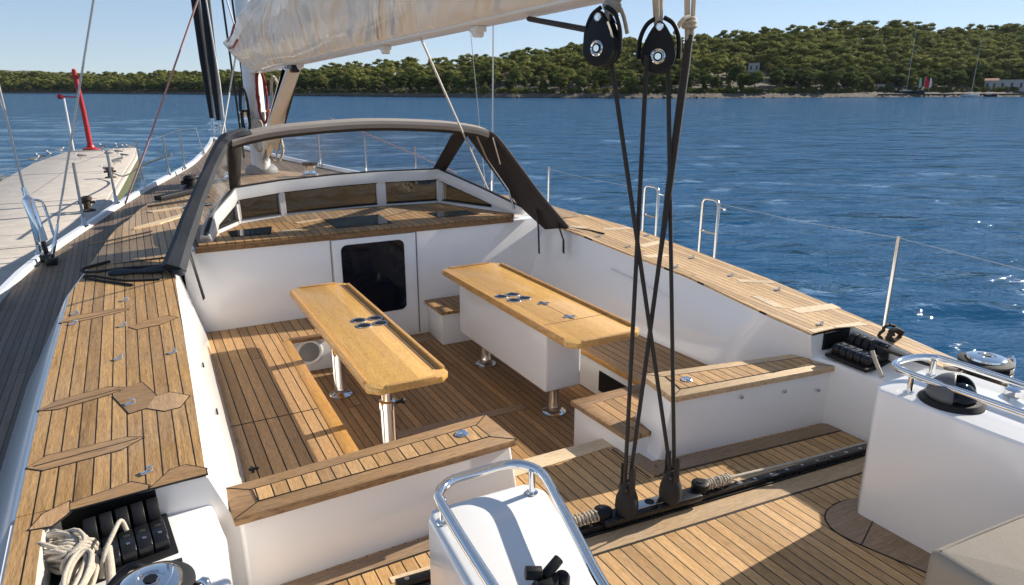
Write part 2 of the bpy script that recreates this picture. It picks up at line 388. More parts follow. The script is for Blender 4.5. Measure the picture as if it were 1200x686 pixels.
az = np.concatenate([np.linspace(R(-180), R(-14), 40, endpoint=False), np.linspace(R(-14), R(74), na - 80, endpoint=False), np.linspace(R(74), R(180), 40)])
rad = np.concatenate([np.linspace(.5, 3.5, 12, endpoint=False), 3.5 * np.exp(np.linspace(0, math.log(5000 / 3.5), nr - 12))])
A, RR = np.meshgrid(az, rad, indexing='ij'); X = RR * np.sin(A); Y = RR * np.cos(A)
Z = np.zeros_like(X); wr = np.random.default_rng(3)
for k in range(80):
    lam = .35 * (7 / .35) ** wr.random(); th = R(205) + wr.normal(0, .62)
    amp = .0105 * lam ** .72 * (0.5 + wr.random()) * .19
    kx, ky = math.sin(th) * 2 * math.pi / lam, math.cos(th) * 2 * math.pi / lam
    ph = kx * X + ky * Y + wr.random() * 6.28 + .8 * np.sin(.11 * X * wr.normal() + .13 * Y * wr.normal())
    cell = RR * .0125 * 2.2
    fade = np.clip((lam / cell - 1.0) / 2.0, 0, 1)
    Z += amp * fade * (np.sin(ph) + .25 * np.sin(2 * ph + 1.2))
grid_mesh('water', np.stack([X, Y, Z + ZW], -1).reshape(-1, 3), na, nr, M['water'])

SHORE = [(-200, 109.2), (0, 109.5), (120, 110), (250, 111), (400, 113), (600, 114.8), (750, 115.2), (900, 114.6), (1050, 113.8), (1200, 113.3), (1400, 113)]
SKYL = [(-200, 84), (0, 84), (60, 86), (110, 87), (180, 84), (260, 84), (330, 83), (400, 79), (450, 74), (500, 72), (550, 68), (600, 62), (650, 57), (700, 52), (750, 47), (800, 45), (850, 42), (900, 38), (950, 34), (1000, 32), (1050, 33), (1100, 38), (1150, 36), (1200, 29), (1400, 24)]
TREE_H = 9.0
def shore_r(px): return (CH - ZW) / -slope(px, interp(SHORE, px))
def depth_d(px): return interp([(-200, 110), (300, 120), (600, 150), (900, 210), (1200, 240), (1400, 240)], px)
def ridge_h(px): return max(CH + slope(px, interp(SKYL, px) + 1) * (shore_r(px) + depth_d(px)) - TREE_H * .9, 2.0)
PXS = np.linspace(-200, 1400, 201)
tab = np.array([[bearing(p), shore_r(p), depth_d(p), ridge_h(p)] for p in PXS])
def ground(px, t):
    """point of the wooded slope: t=0 at the waterline, 1 on the ridge"""
    b, r0, d, h = (np.interp(px, PXS, tab[:, k]) for k in range(4))
    r = r0 + d * t
    z = np.where(t < 0.02, -1.3 + 1.9 * np.clip((t + .02) / .04, 0, 1), .6 + (h - .6) * np.clip((t - .02) / .98, 0, 1) ** 1.15)
    z = np.where(t > 1, h - (t - 1) * 14, z)
    return r * np.sin(b), r * np.cos(b), z
ts = np.array([-.03, -.01, 0, .012, .022, .035, .06, .1, .15, .22, .3, .4, .5, .6, .7, .8, .9, 1.0, 1.15, 1.5, 2.0])
pg = np.linspace(-190, 1390, 500)
PG, TG = np.meshgrid(pg, ts, indexing='ij')
gx, gy, gz = ground(PG, TG)
jit = np.random.default_rng(5).normal(0, 1, PG.shape)
gz = gz + jit * np.where((TG > .005) & (TG < .03), .28, .1); 
grid_mesh('hillside_terrain', np.stack([gx, gy, gz], -1).reshape(-1, 3), len(pg), len(ts), M['soil'])
# the rocky strip at the waterline
ts2 = np.linspace(-.016, .018, 7); PG2, TG2 = np.meshgrid(np.linspace(-190, 1390, 900), ts2, indexing='ij')
gx2, gy2, gz2 = ground(PG2, TG2); gz2 = gz2 + .06 + np.random.default_rng(6).gamma(1.3, .16, PG2.shape) - .1 * (TG2 > .03) * 4
grid_mesh('shoreline', np.stack([gx2, gy2, gz2], -1).reshape(-1, 3), 900, 7, M['rock'])
# far blue ridge beyond the left end of the wood
fr_px = np.linspace(-250, 330, 90); fy = np.interp(fr_px, [-250, 0, 40, 90, 150, 220, 330], [81, 82.5, 83, 86, 88, 92, 97])
v = []
for p, yy in zip(fr_px, fy):
    b = bearing(p); zt = CH + slope(p, yy) * 5200 + noise.noise((p * .07, 0, 0)) * 6
    for rr, zz in ((4300, -3), (4700, zt * .5), (5200, zt), (5900, zt * .4)): v.append((rr * math.sin(b), rr * math.cos(b), zz))
grid_mesh('far_hills', v, 90, 4, M['soil'])

ICO = bmesh.new(); bmesh.ops.create_icosphere(ICO, subdivisions=1, radius=1); ICO.verts.ensure_lookup_table()
ico_v = np.array([q.co[:] for q in ICO.verts]); ico_f = np.array([[q.index for q in f.verts] for f in ICO.faces]); ICO.free()
def tree_geo(rg, nblob, nleaf, leaf, kind):
    """returns verts, tri faces: trunk and limbs plus a lumpy crown of blobs and loose leaf sprays, unit height about 1"""
    V = []; F = []; MI = []; nb = 0
    def put(v, f, mi):
        nonlocal nb
        V.append(v); F.append(f + nb); MI.append(np.full(len(f), mi)); nb += len(v)
    def limb(a, b, r0, r1):
        a = np.array(a); b = np.array(b); d = b - a; d /= np.linalg.norm(d); u = np.cross(d, [1, .3, .2]); u /= np.linalg.norm(u); w = np.cross(d, u)
        ring = [a + (u * math.cos(k * 2.094) + w * math.sin(k * 2.094)) * r0 for k in range(3)] + [b + (u * math.cos(k * 2.094) + w * math.sin(k * 2.094)) * r1 for k in range(3)]
        put(np.array(ring), np.array([[0, 1, 4], [0, 4, 3], [1, 2, 5], [1, 5, 4], [2, 0, 3], [2, 3, 5]]), 1)
    wide = {0: .36, 1: .42, 2: .27}[kind]; base = {0: .30, 1: .42, 2: .22}[kind]
    lean = rg.normal(0, .04, 2); top = np.array([lean[0], lean[1], .75]); limb((0, 0, -.08), top, .03, .012)
    for k in range(nblob):
        t = (k + .5) / nblob; ang = k * 2.4 + rg.random()
        h = base + (1 - base) * (t ** (.8 if kind != 1 else .6)) * .92
        prof = {0: math.sin(math.pi * min(1, .15 + .85 * (1 - t) ** .8)) ** .6 if t > .05 else .8, 1: (1 - t * .75), 2: (1 - t) ** .7}[kind]
        rr = wide * .8 * prof * (.3 + .7 * rg.random() ** .5)
        c = np.array([rr * math.cos(ang) + lean[0] * t, rr * math.sin(ang) + lean[1] * t, h])
        br = wide * (.46 + .22 * rg.random()) * (1 - .35 * t)
        sc = np.array([br, br, br * .72])
        if nleaf > 40: limb((lean[0] * h, lean[1] * h, max(h - .14, .15)), c, .012, .005)
        put(c + ico_v * sc * .84 * (1 + rg.normal(0, .16, (len(ico_v), 1))), ico_f, 0)
        n = rg.normal(0, 1, (nleaf, 3)); n[:, 2] = np.abs(n[:, 2]) * .8 + n[:, 2] * .25; n /= np.linalg.norm(n, axis=1, keepdims=True)
        p = c + n * sc * (.86 + .32 * rg.random((nleaf, 1)))
        a = np.cross(n, rg.normal(0, 1, (nleaf, 3))); a /= np.linalg.norm(a, axis=1, keepdims=True); b = np.cross(n, a)
        tilt = n * rg.normal(0, .38, (nleaf, 1)); s = leaf * (.6 + .8 * rg.random((nleaf, 1)))
        v0 = p + (a + tilt) * s; v1 = p + (-.6 * a + .8 * b) * s; v2 = p + (-.5 * a - .8 * b - tilt * .5) * s
        put(np.stack([v0, v1, v2], 1).reshape(-1, 3), np.arange(nleaf * 3).reshape(-1, 3), 0)
    return np.concatenate(V), np.concatenate(F), np.concatenate(MI)
def tri_mesh(name, v, f, mi, mats, tint=None):
    me = bpy.data.meshes.new(name)
    me.vertices.add(len(v)); me.vertices.foreach_set('co', v.astype(np.float32).ravel())
    me.loops.add(f.size); me.loops.foreach_set('vertex_index', f.ravel().astype(np.int32))
    me.polygons.add(len(f)); me.polygons.foreach_set('loop_start', np.arange(0, f.size, 3, dtype=np.int32)); me.polygons.foreach_set('loop_total', np.full(len(f), 3, np.int32))
    me.polygons.foreach_set('material_index', mi.astype(np.int32)); me.update(calc_edges=True)
    if tint is not None:
        at = me.attributes.new('tint', 'FLOAT', 'POINT'); at.data.foreach_set('value', tint.astype(np.float32))
    for mm in mats: me.materials.append(mm)
    return me
trg = np.random.default_rng(11)
near_t = [tree_geo(trg, 13, 130, .028, k % 3) for k in range(6)]
far_t = [tree_geo(trg, 7, 34, .05, (0, 0, 1, 0, 2, 0)[k % 6]) for k in range(14)]
# scatter positions by area
cand = []
for k in range(9000):
    px = trg.uniform(-170, 1370); t = trg.uniform(.035, 1.04)
    r0 = np.interp(px, PXS, tab[:, 1])
    if trg.random() < (r0 * np.interp(px, PXS, tab[:, 2])) / (450 * 240) * .75: cand.append((px, t))
cand = np.array(cand); gx_, gy_, gz_ = ground(cand[:, 0], cand[:, 1])
pts = np.stack([gx_, gy_, gz_], 1); keep = []
cells = {}
for i, p in enumerate(pts):
    key = (int(p[0] // 5), int(p[1] // 5)); ok = True
    for dx in (-1, 0, 1):
        for dy in (-1, 0, 1):
            for j in cells.get((key[0] + dx, key[1] + dy), ()):
                if (pts[j][0] - p[0]) ** 2 + (pts[j][1] - p[1]) ** 2 < 4.4 ** 2: ok = False
    if ok: cells.setdefault(key, []).append(i); keep.append(i)
cand = cand[keep]; pts = pts[keep]
# clearings on the right-hand shore for the quay and the houses
clear = (cand[:, 0] > 1025) & (cand[:, 1] < .065) & (cand[:, 0] < 1330)
clear |= (cand[:, 0] > 1145) & (cand[:, 1] < .11)
clear |= (np.abs(cand[:, 0] - 881) < 17) & (cand[:, 1] < .47) & (cand[:, 1] > .10)
clear |= (np.abs(cand[:, 0] - 893) < 16) & (cand[:, 1] < .24) & (cand[:, 1] > .06)
cand = cand[~clear]; pts = pts[~clear]
score = cand[:, 1] * np.interp(cand[:, 0], PXS, tab[:, 1]) ** 1.0
vis = (cand[:, 0] > -30) & (cand[:, 0] < 1230)
order = np.argsort(np.where(vis, score, 1e9)); front = set(order[:240].tolist())
V = []; F = []; MI = []; TI = []; nb = 0
names = [('pine_tree', 'round crowned green pine in the front row along the far wooded shore'), ('umbrella_pine', 'broad flat topped pine in the front row along the far wooded shore'), ('young_pine', 'narrow pointed young pine in the front row along the far wooded shore')]
grp = ['round pines along the far shore', 'broad pines along the far shore', 'young pines along the far shore']
near_me = [tri_mesh(names[k % 3][0], *near_t[k], [M['leaf'], M['bark']]) for k in range(6)]
for i, p in enumerate(pts):
    if i in front:
        k = int(trg.choice([0, 3, 1, 4, 0, 3, 2, 5])); h = trg.uniform(6.0, 10.5) * (.62 if k % 3 == 2 else 1)
        o = bpy.data.objects.new(names[k % 3][0], near_me[k]); COL.objects.link(o)
        o.location = p; o.rotation_euler = (0, 0, trg.uniform(0, 6.28)); w = trg.uniform(1.0, 1.3)
        o.scale = (h * w, h * w, h); tag(o, names[k % 3][1], 'tree', grp[k % 3])
    else:
        v, f, mi = far_t[int(trg.integers(14))]
        h = TREE_H * (.55 + .8 * trg.random() ** 1.3) * interp([(600, 1), (900, 1.2), (1200, 1.3)], cand[i][0]); w = trg.uniform(1.1, 1.6); a = trg.uniform(0, 6.28); c, s = math.cos(a), math.sin(a)
        q = np.stack([(v[:, 0] * c - v[:, 1] * s) * h * w, (v[:, 0] * s + v[:, 1] * c) * h * w, v[:, 2] * h], 1) + p
        V.append(q); F.append(f + nb); MI.append(mi); TI.append(np.full(len(v), trg.random())); nb += len(v)
me = tri_mesh('pine_wood', np.concatenate(V), np.concatenate(F), np.concatenate(MI), [M['leaf'], M['bark']], np.concatenate(TI))
o = bpy.data.objects.new('pine_wood', me); COL.objects.link(o); tag(o, 'dense green pine wood covering the hillside across the water', 'wood', kind='stuff')
print('trees', len(pts), 'faces', len(me.polygons))
# low scrub just above the rocks
V = []; F = []; MI = []; nb = 0
for k in range(800):
    px = trg.uniform(-60, 1220); t = trg.uniform(.03, .075) if px < 1010 else trg.uniform(.06, .08); x, y, z = ground(px, t)
    v, f, mi = far_t[int(trg.integers(14))]; m0 = mi == 0; h = trg.uniform(1.8, 3.6)
    q = v * h * np.array([1.2, 1.2, 1]) + np.array([x, y, z - .3 * h]); V.append(q); F.append(f[m0] + nb); MI.append(mi[m0]); nb += len(v)
me = tri_mesh('scrub', np.concatenate(V), np.concatenate(F), np.concatenate(MI), [M['leaf']])
o = bpy.data.objects.new('scrub', me); COL.objects.link(o); tag(o, 'low green scrub along the rocky waterline under the pines', 'scrub', kind='stuff')

# ---- things on the far right shore (local frame: x along shore to the right, y away from us)
def shore_frame(px, t=0.0, z=None):
    x, y, zz = ground(px, t); b = bearing(px)
    return Vector((float(x), float(y), float(zz) if z is None else z)), -b
def at_shore(root, px, t, z=None):
    loc, rz = shore_frame(px, t, z); root.location = loc; root.rotation_euler = (0, 0, rz); return root
mpp = lambda px, t=0: float(np.interp(px, PXS, tab[:, 1]) + t * np.interp(px, PXS, tab[:, 2])) / 834 / math.cos(abs(bearing(px) - YAW))
# quay wall following the shoreline
q = MB(); secs = []
for px in np.linspace(1030, 1300, 40):
    b = bearing(px); r0 = float(np.interp(px, PXS, tab[:, 1])); d = np.array([math.sin(b), math.cos(b), 0])
    secs.append([tuple(d * (r0 - 1) + [0, 0, -1.4]), tuple(d * (r0 - 1) + [0, 0, .55]), tuple(d * (r0 + 14) + [0, 0, .75]), tuple(d * (r0 + 14) + [0, 0, -1.4])])
q.loft(secs); tag(q.build('quay_wall', M['rock'], smooth=0), 'low stone quay along the far right shore', 'quay')
def house(px, t, w, h, dep, label, roof=False, nwin=3):
    u = mpp(px, t); root = thing('shore_house', label, 'house'); W_, H_, D_ = w * u, h * u, dep
    b = MB(); b.box(-W_ / 2, W_ / 2, 0, D_, -1.5, H_); b.build('wall', M['stucco'], root, local=True)
    rb = MB()
    if roof: rb.hexa([(-W_ / 2 - .3, -.4, H_ + .003), (W_ / 2 + .3, -.4, H_ + .003), (W_ / 2 + .3, D_ + .3, H_ + .003), (-W_ / 2 - .3, D_ + .3, H_ + .003)], [(-W_ / 2 - .3, D_ / 2 - .1, H_ + 1.3), (W_ / 2 + .3, D_ / 2 - .1, H_ + 1.3), (W_ / 2 + .3, D_ / 2 + .1, H_ + 1.3), (-W_ / 2 - .3, D_ / 2 + .1, H_ + 1.3)])
    else: rb.box(-W_ / 2 - .15, W_ / 2 + .15, -.25, D_ + .1, H_ + .003, H_ + .25)
    rb.build('roof', M['roof'] if roof else M['stucco'], root, local=True)
    for k in range(nwin):
        x = -W_ / 2 + W_ * (k + .5) / nwin; wb = MB(); wb.box(x - .55, x + .55, -.06, .05, H_ * .3, H_ * .75); wb.build('window', M['dark_window'], root, local=True)
    return at_shore(root, px, t)
house(881, .42, 11, 9, 6, 'small white house alone in the pine wood on the slope', nwin=2)
house(1190, .07, 24, 8, 7, 'long low white building on the quay at the far right', nwin=4)
house(1160, .09, 9, 7, 6, 'small white house with a clay roof on the far quay', roof=True, nwin=2)
house(1032, .08, 6, 5, 4, 'tiny pale hut beside the moored dark sailing boat', nwin=1)
def flag(px, hpx, wpx, m, label):
    u = mpp(px, .03); root = thing('beach_flag', label, 'flag')
    p = MB(); p.tube([(0, 0, 0), (0, 0, hpx * u)], .07, 6); p.build('pole', M['white_paint'], root, local=True)
    f = MB(); z0, z1 = hpx * u * .36, hpx * u
    f.loft([[(.08, -.02, z0), (.08 + wpx * u, .15, z0 + .3), (.08 + wpx * u, .19, z0 + .3), (.08, .02, z0)], [(.08, -.02, (z0 + z1) / 2), (.08 + wpx * u * 1.05, -.12, (z0 + z1) / 2), (.08 + wpx * u * 1.05, -.08, (z0 + z1) / 2), (.08, .02, (z0 + z1) / 2)], [(.08, -.02, z1), (.08 + wpx * u * .45, .1, z1 - .1), (.08 + wpx * u * .45, .14, z1 - .1), (.08, .02, z1)]])
    f.build('cloth', m, root, local=True); return at_shore(root, px, .03, .7)
flag(1076, 13, 1.7, M['flag_pale'], 'pale green feather flag, left of the red one on the quay')
flag(1082, 14, 3.0, M['flag_red'], 'tall red feather flag on the far quay')
flag(1088, 13, 1.7, M['white_paint'], 'white feather flag, right of the red one on the quay')
def boat_far(px, L, hullm, label, mast, t, off):
    u = mpp(px); root = thing('moored_boat', label, 'boat'); h = MB(); L_ = L * u
    secs = []
    for k in range(9):
        s = k / 8; w = L_ * .15 * (math.sin(math.pi * (.25 + .7 * s)) if s < 1 else .03) ** .8; x = -L_ / 2 + L_ * s; z = .9 + .5 * s * s
        secs.append([(x, -w, z), (x, -w * .75, .1), (x, 0, -.4), (x, w * .75, .1), (x, w, z), (x, 0, z + .1)])
    h.loft(secs); h.build('hull', hullm, root, local=True)
    c = MB(); c.hexa([(-L_ * .2, -.9, 1.0), (L_ * .2, -.7, 1.1), (L_ * .2, .7, 1.1), (-L_ * .2, .9, 1.0)], [(-L_ * .16, -.7, 1.7), (L_ * .1, -.5, 1.65), (L_ * .1, .5, 1.65), (-L_ * .16, .7, 1.7)]); c.build('cabin', M['stucco'], root, local=True, bevel=.1)
    if mast:
        mm = MB(); mm.tube([(0, 0, 1), (.02 * L_, 0, mast * u)], [.10, .06], 6); mm.build('mast', M['white_paint'], root, local=True)
        bm_ = MB(); bm_.tube([(0, 0, 2.8), (-L_ * .36, 0, 2.7)], .28, 6); bm_.build('boom', M['navy_hull'], root, local=True)
    loc, rz = shore_frame(px, 0, ZW); b = bearing(px); root.location = loc - Vector((math.sin(b), math.cos(b), 0)) * off; root.rotation_euler = (0, 0, rz); return root
bt = boat_far(1062, 30, M['navy_hull'], 'dark hulled sailing boat with a tall white mast by the far quay', 58, 0, 0)
bt.location.z = .75; b_ = bearing(1062); bt.location += Vector((math.sin(b_), math.cos(b_), 0)) * 6
boat_far(1135, 13, M['white_paint'], 'small white open motor boat moored at the far quay', 0, 0, 4)
boat_far(1160, 11, M['navy_hull'], 'small dark dinghy moored right of the white motor boat', 0, 0, 4)
boat_far(1139, 12, M['white_paint'], 'pale sailing boat with a thin mast behind the white motor boat', 44, 0, 3)

# ================================================================== PIER
pier = thing('pier', 'long pale concrete pontoon pier along the port side with weedy green edge', 'pier', (-2.4, 20, -.45))
pz = -.42
redge = [(-.02, 38.4), (-.15, 33.2), (-.90, 19.2), (-1.22, 15.5), (-1.7, 5), (-2.1, -6)]; ledge = [(-4.7, -6), (-4.25, 10), (-3.85, 26), (-3.58, 32), (-2.85, 37.4), (-2.5, 38.2)]
b = MB(); b.prism(redge + ledge, -1.6, pz); b.build('slab', M['concrete'], pier, bevel=.05)
b = MB(); b.tube([(x + .03, y, pz - .10) for x, y in redge], .10, 8, flat=.8); b.build('timber_fender', M['concrete'], pier)
b = MB(); b.loft([[(x + .055, y, pz - .14), (x + .055, y, -1.5), (x + .005, y, -1.5), (x + .005, y, pz - .14)] for x, y in redge]); b.build('weed_band', M['weed'], pier, smooth=0)
b = MB()
for y in (8, 14.5, 20.5, 27.5, 33.5):
    xl, xr = interp(sorted([(q[1], q[0]) for q in ledge]), y), interp(sorted([(q[1], q[0]) for q in redge]), y); b.box(xl + .02, xr - .25, y, y + .035, pz - .02, pz + .004)
b.build('expansion_joint', M['caulk'], pier, smooth=0)
b = MB(); b.box(-2.62, -1.1, 37.0, 37.7, pz, pz + .06); b.build('steel_plate', M['steel'], pier)
# red mooring post with bracket
t = thing('mooring_post', 'tall red steel post with a small lamp arm at the pier end', 'post', (-1.86, 37.4, pz))
b = MB(); b.tube([(-1.86, 37.4, pz + .06), (-1.90, 37.4, 1.3), (-1.98, 37.4, 2.75)], [.115, .105, .095], 16); b.build('column', M['red'], t)
b = MB(); b.lathe((-1.86, 37.4, pz + .06), [(.34, 0), (.34, .05), (.18, .10), (.14, .2)], 16); b.build('foot', M['red'], t)
b = MB(); b.box(-2.12, -1.85, 37.3, 37.5, 2.75, 2.9); b.lathe((-2.0, 37.4, 2.9), [(.09, 0), (.09, .22), (.03, .27)], 10); b.build('cap_lamp', M['red'], t)
b = MB(); b.tube([(-1.93, 37.4, 1.95), (-2.6, 37.3, 1.98)], .03, 6); b.ell((-2.68, 37.3, 1.98), .13, .08, .11); b.build('bracket', M['red'], t)
b = MB(); b.tube([(-2.53, 37.2, pz), (-2.55, 37.2, 1.9)], .04, 8); tag(b.build('marker_pole', M['white_paint']), 'thin white pole standing left of the red post on the pier', 'pole')
# bollards
def bollard(x, y, label):
    t = thing('bollard', label, 'bollard', (x, y, pz), 'rusty bollards on the pier edge')
    b = MB(); b.lathe((x, y, pz), [(.16, 0), (.16, .03), (.08, .05), (.07, .22), (.12, .26), (.12, .32), (.05, .35)], 14); b.build('post', M['bark'], t)
    b = MB(); b.tube([(x - .17, y, pz + .2), (x + .17, y, pz + .2)], .035, 8); b.build('cross_bar', M['bark'], t)
bollard(-1.18, 18.4, 'rusty bollard near the closer stanchion on the pier edge')
bollard(-.85, 25.3, 'rusty bollard beside the gulls further out on the pier edge')
# mooring rope from the far bollard to the boat
b = MB(); b.tube(smooth_path([(-.85, 25.3, pz + .2), (-.45, 23.5, -.2), (.1, 19.2, .5), (.6, 15.6, 1.0)], 6), .022, 6); tag(b.build('mooring_rope', M['rope_pale']), 'slack pale mooring rope from the pier bollard to the bow', 'rope')
# gulls
def gull_mesh():
    b = MB(); path = [(-.24, .135, .012), (-.16, .15, .03), (-.06, .155, .062), (.05, .165, .07), (.11, .195, .052), (.135, .24, .036), (.155, .268, .036), (.185, .266, .022), (.20, .26, .010), (.235, .25, .004)]
    secs = []
    for x, z, r in path: secs.append([(x, r * .95 * math.cos(a * math.pi / 4), z + r * math.sin(a * math.pi / 4)) for a in range(8)])
    b.loft(secs); 
    for s in (-1, 1): b.tube([(.0, s * .025, .11), (.005, s * .025, .0)], .006, 5); b.box(-.005, .045, s * .025 - .015, s * .025 + .015, 0, .008)
    o = b.build('seagull', [M['gull_white'], M['gull_grey'], M['beak']]); me = o.data
    for p in me.polygons:
        c = p.center
        if c.z > .145 and c.x < .085 and c.x > -.3: p.material_index = 1
        if c.x > .20 or c.z < .1: p.material_index = 2
    return o
g0 = gull_mesh(); w = MB()
for s in (-1, 1): w.loft([[(.07, s * .055, .19), (.07, s * .062, .16), (.05, s * .06, .15)], [(-.08, s * .06, .205), (-.08, s * .07, .16), (-.08, s * .058, .145)], [(-.27, s * .02, .165), (-.27, s * .03, .15), (-.26, s * .02, .14)]])
w.build('wings', M['gull_grey'], g0, local=True)
gulls = [(-3.75, 25.8, 200, 'on the near left corner of the pier, leftmost of the gulls'), (-3.5, 32.2, 30, 'on the left pier edge halfway along the row of gulls'), (-3.42, 33.3, 160, 'on the left pier edge just behind the halfway gull'), (-3.28, 35.0, 250, 'on the left pier edge two thirds of the way out'), (-2.98, 36.6, 40, 'on the left pier edge nearest the thin white pole'), (-2.05, 32.9, 180, 'standing alone in the middle of the pier'), (-1.42, 38.0, 120, 'just right of the red post foot'), (-1.12, 33.7, 185, 'left of the tight group near the right pier edge'), (-.84, 38.0, 95, 'at the far right end of the pier, left one of the pair'), (-.76, 34.5, 170, 'in the middle of the group near the right pier edge'), (-.55, 36.9, 100, 'behind the group near the right pier edge'), (-.28, 37.4, 190, 'on the far right corner of the pier'), (-.80, 29.7, 200, 'near the right pier edge, left one of the middle pair'), (-.62, 30.6, 20, 'near the right pier edge, right one of the middle pair'), (-.52, 32.4, 150, 'nearest the right pier edge below the tight group'), (-1.0, 27.0, 185, 'closest gull to the far bollard')]
for i, (x, y, a, lab) in enumerate(gulls):
    o = g0 if i == 0 else copy_tree(g0); o.location = (x, y, pz + .002); o.rotation_euler = (0, 0, R(a)); k = .88; o.scale = (k, k, k)
    tag(o, 'grey and white gull ' + lab.replace('in the middle of the group near', 'amid the group by').replace('at the far right end of the pier, left one of the pair','left one of the pair at the far right pier end'), 'seagull', 'gulls resting on the pier')

# ================================================================== YACHT
CXB = 1.83
CO = [(-3, 2.25), (1.5, 2.38), (2.5, 2.40), (3.7, 2.40), (5.28, 2.37), (6.45, 2.19), (7.56, 2.0), (8.8, 1.74), (10.2, 1.18), (11.3, .7), (12.5, .3)]
COS = [(-3, 1.4), (1.0, 2.04), (1.7, 2.14), (2.0, 2.22), (2.55, 2.295), (3.27, 2.36), (3.6, 2.39), (4.4, 2.41), (5.25, 2.41), (6.4, 2.22), (7.56, 2.0), (8.8, 1.74), (10.2, 1.18), (11.3, .7), (12.5, .3)]
BH = [(-3, 3.0), (2, 3.15), (4, 3.16), (6, 3.24), (7.95, 3.15), (8.75, 2.97), (10.79, 2.24), (11.92, 1.89), (13.36, 1.37), (14.7, .95), (16.96, .53), (19, .2), (20.5, .02)]
def D(y): return .62 + .06 * min(y, 7.0)
def TZ(y): return interp([(-3, .28), (2.9, .33), (6.9, .445), (7.95, .47), (8.75, .535), (10.79, .735), (11.92, .80), (13.36, .87), (14.7, .92), (17, .97), (20.5, 1.06)], y)   # top of toe rail
def SZ(y): return TZ(y) - .06
_bx = np.linspace(-3, 20.5, 236); _by = np.interp(_bx, [q[0] for q in BH], [q[1] for q in BH]); _k = np.hanning(23); _k /= _k.sum()
_by = np.convolve(np.pad(_by, 11, mode='reflect', reflect_type='odd'), _k, mode='valid'); BH = list(zip(_bx.tolist(), np.maximum(_by, .02).tolist()))
yacht = thing('sailing_yacht', 'large white sailing yacht with teak decks and open cockpit, seen from its helm', 'yacht', (CXB, 4, 0))
def hull_sec(y):
    B = interp(BH, y); t = TZ(y); k = min(1, max(.05, (20.5 - y) / 9))
    return [(CXB - B, y, t), (CXB - B - .012, y, t - .25), (CXB - B * .97, y, 0), (CXB - B * (.75 * k + .12), y, -1.3), (CXB, y, -1.9), (CXB + B * (.75 * k + .12), y, -1.3), (CXB + B * .97, y, 0), (CXB + B + .012, y, t - .25), (CXB + B, y, t)]
ys = [-3, -1, 1, 2.5, 4, 5.2] + list(np.arange(5.8, 20.6, .35))
b = MB(); b.loft([hull_sec(y) for y in ys], closed=False, caps=False); b.build('hull', M['gel2'], yacht)
for sgn, nm in ((-1, 'toe_rail'), (1, 'toe_rail')):
    b = MB(); b.loft([[(CXB + sgn * (interp(BH, y) + .012), y, TZ(y) - .06), (CXB + sgn * (interp(BH, y) + .006), y, TZ(y) + .002), (CXB + sgn * (interp(BH, y) - .05), y, TZ(y) + .002), (CXB + sgn * (interp(BH, y) - .062), y, SZ(y) - .02)] for y in ys if y < 20.3]); b.build(nm, M['gel2'], yacht, smooth=30)
ysd = [y for y in ys if y <= 12]
def foot(y, C): return interp(C, y) + max(.0, (D(y) - SZ(y)) * .55) if y < 6 else (interp([(5.28, 2.37), (6.45, 2.19), (7.87, 2.0), (9.62, 1.73), (11.5, 1.04), (12.6, .4), (13.2, .0), (21, 0)], y))
for sgn, C in ((-1, CO), (1, COS)):
    b = MB(); b.loft([[(CXB + sgn * (interp(BH, y) - .055), y, SZ(y)), (CXB + sgn * (foot(y, C) - .05), y, SZ(y) - .002)] for y in ys], closed=False, caps=False); b.build('side_deck', M['teak_walk_shaded'], yacht, smooth=0)
# foredeck crown forward of the windscreen, blending down into the side decks
FZ = [(0, .62), (7.0, 1.04), (7.56, 1.01), (7.87, .99), (9.62, .93), (11.5, .885), (12.6, .87), (13.6, .86)]
CO2 = [(5.28, 2.37), (6.45, 2.19), (7.2, 2.09), (7.87, 2.0), (8.8, 1.89), (9.62, 1.73), (10.6, 1.43), (11.5, 1.04), (12.6, .5), (13.4, .15)]
def fore_z(x, y):
    h = interp(CO2, y); s_ = min(1, abs(x - CXB) / max(h, .01)); return max(interp(FZ, y), SZ(y) + .004) + .05 * min(1, h / 2) * (1 - s_ * s_)
def fore_sec(y):
    h = interp(CO2, y)
    return [(CXB + h * s_, y, fore_z(CXB + h * s_, y)) for s_ in (-1, -.75, -.5, -.25, 0, .25, .5, .75, 1)]
yf = [5.9, 6.2, 6.45, 6.8, 7.2, 7.56, 7.87, 8.3, 8.8, 9.2, 9.62, 10.1, 10.6, 11.1, 11.5, 12.0, 12.6, 13.2]
b = MB(); b.loft([fore_sec(y) for y in yf], closed=False, caps=False); b.build('foredeck', M['teak_deck'], yacht, smooth=60)
b = MB()
for sgn, k in ((-1, 0), (1, -1)):
    b.loft([[fore_sec(y)[k], (CXB + sgn * (interp(CO2, y) + max(0, (interp(FZ, y) - SZ(y)) * .55)), y, SZ(y) - .01)] for y in yf], closed=False, caps=False)
b.build('coachroof_side', M['gel2'], yacht, smooth=60)
# -------- side coamings beside the cockpit
IN_P = [(-3, .10), (2.4, .085), (2.7, .073), (3.65, .093), (5.29, .123), (6.0, .14)]
INB_P = [(-3, .2), (2.4, .2), (3.2, .27), (4.5, .285), (5.9, .31)]
yc = [2.70, 3.0, 3.5, 4.0, 4.6, 5.28, 5.95]
def cs_port(y):
    xo, xi, xb = CXB - interp(CO, y), interp(IN_P, y), interp(INB_P, y); d = D(y); s = SZ(y)
    return [(xo - (d - s) * .55 - .02, y, s - .1), (xo - (d - s) * .55, y, s), (xo - .008, y, d - .012), (xo + .012, y, d), (xi - .02, y, d), (xi, y, d - .02), (xi + (xb - xi) * .9, y, .37), (xb, y, .30), (xb, y, -.02), (xo, y, -.02)]
b = MB(); b.loft([cs_port(y) for y in yc]); b.build('port_coaming', M['gel'], yacht, smooth=35)
yt = [2.70, 3.0, 3.5, 4.0, 4.6, 5.28, 5.9]
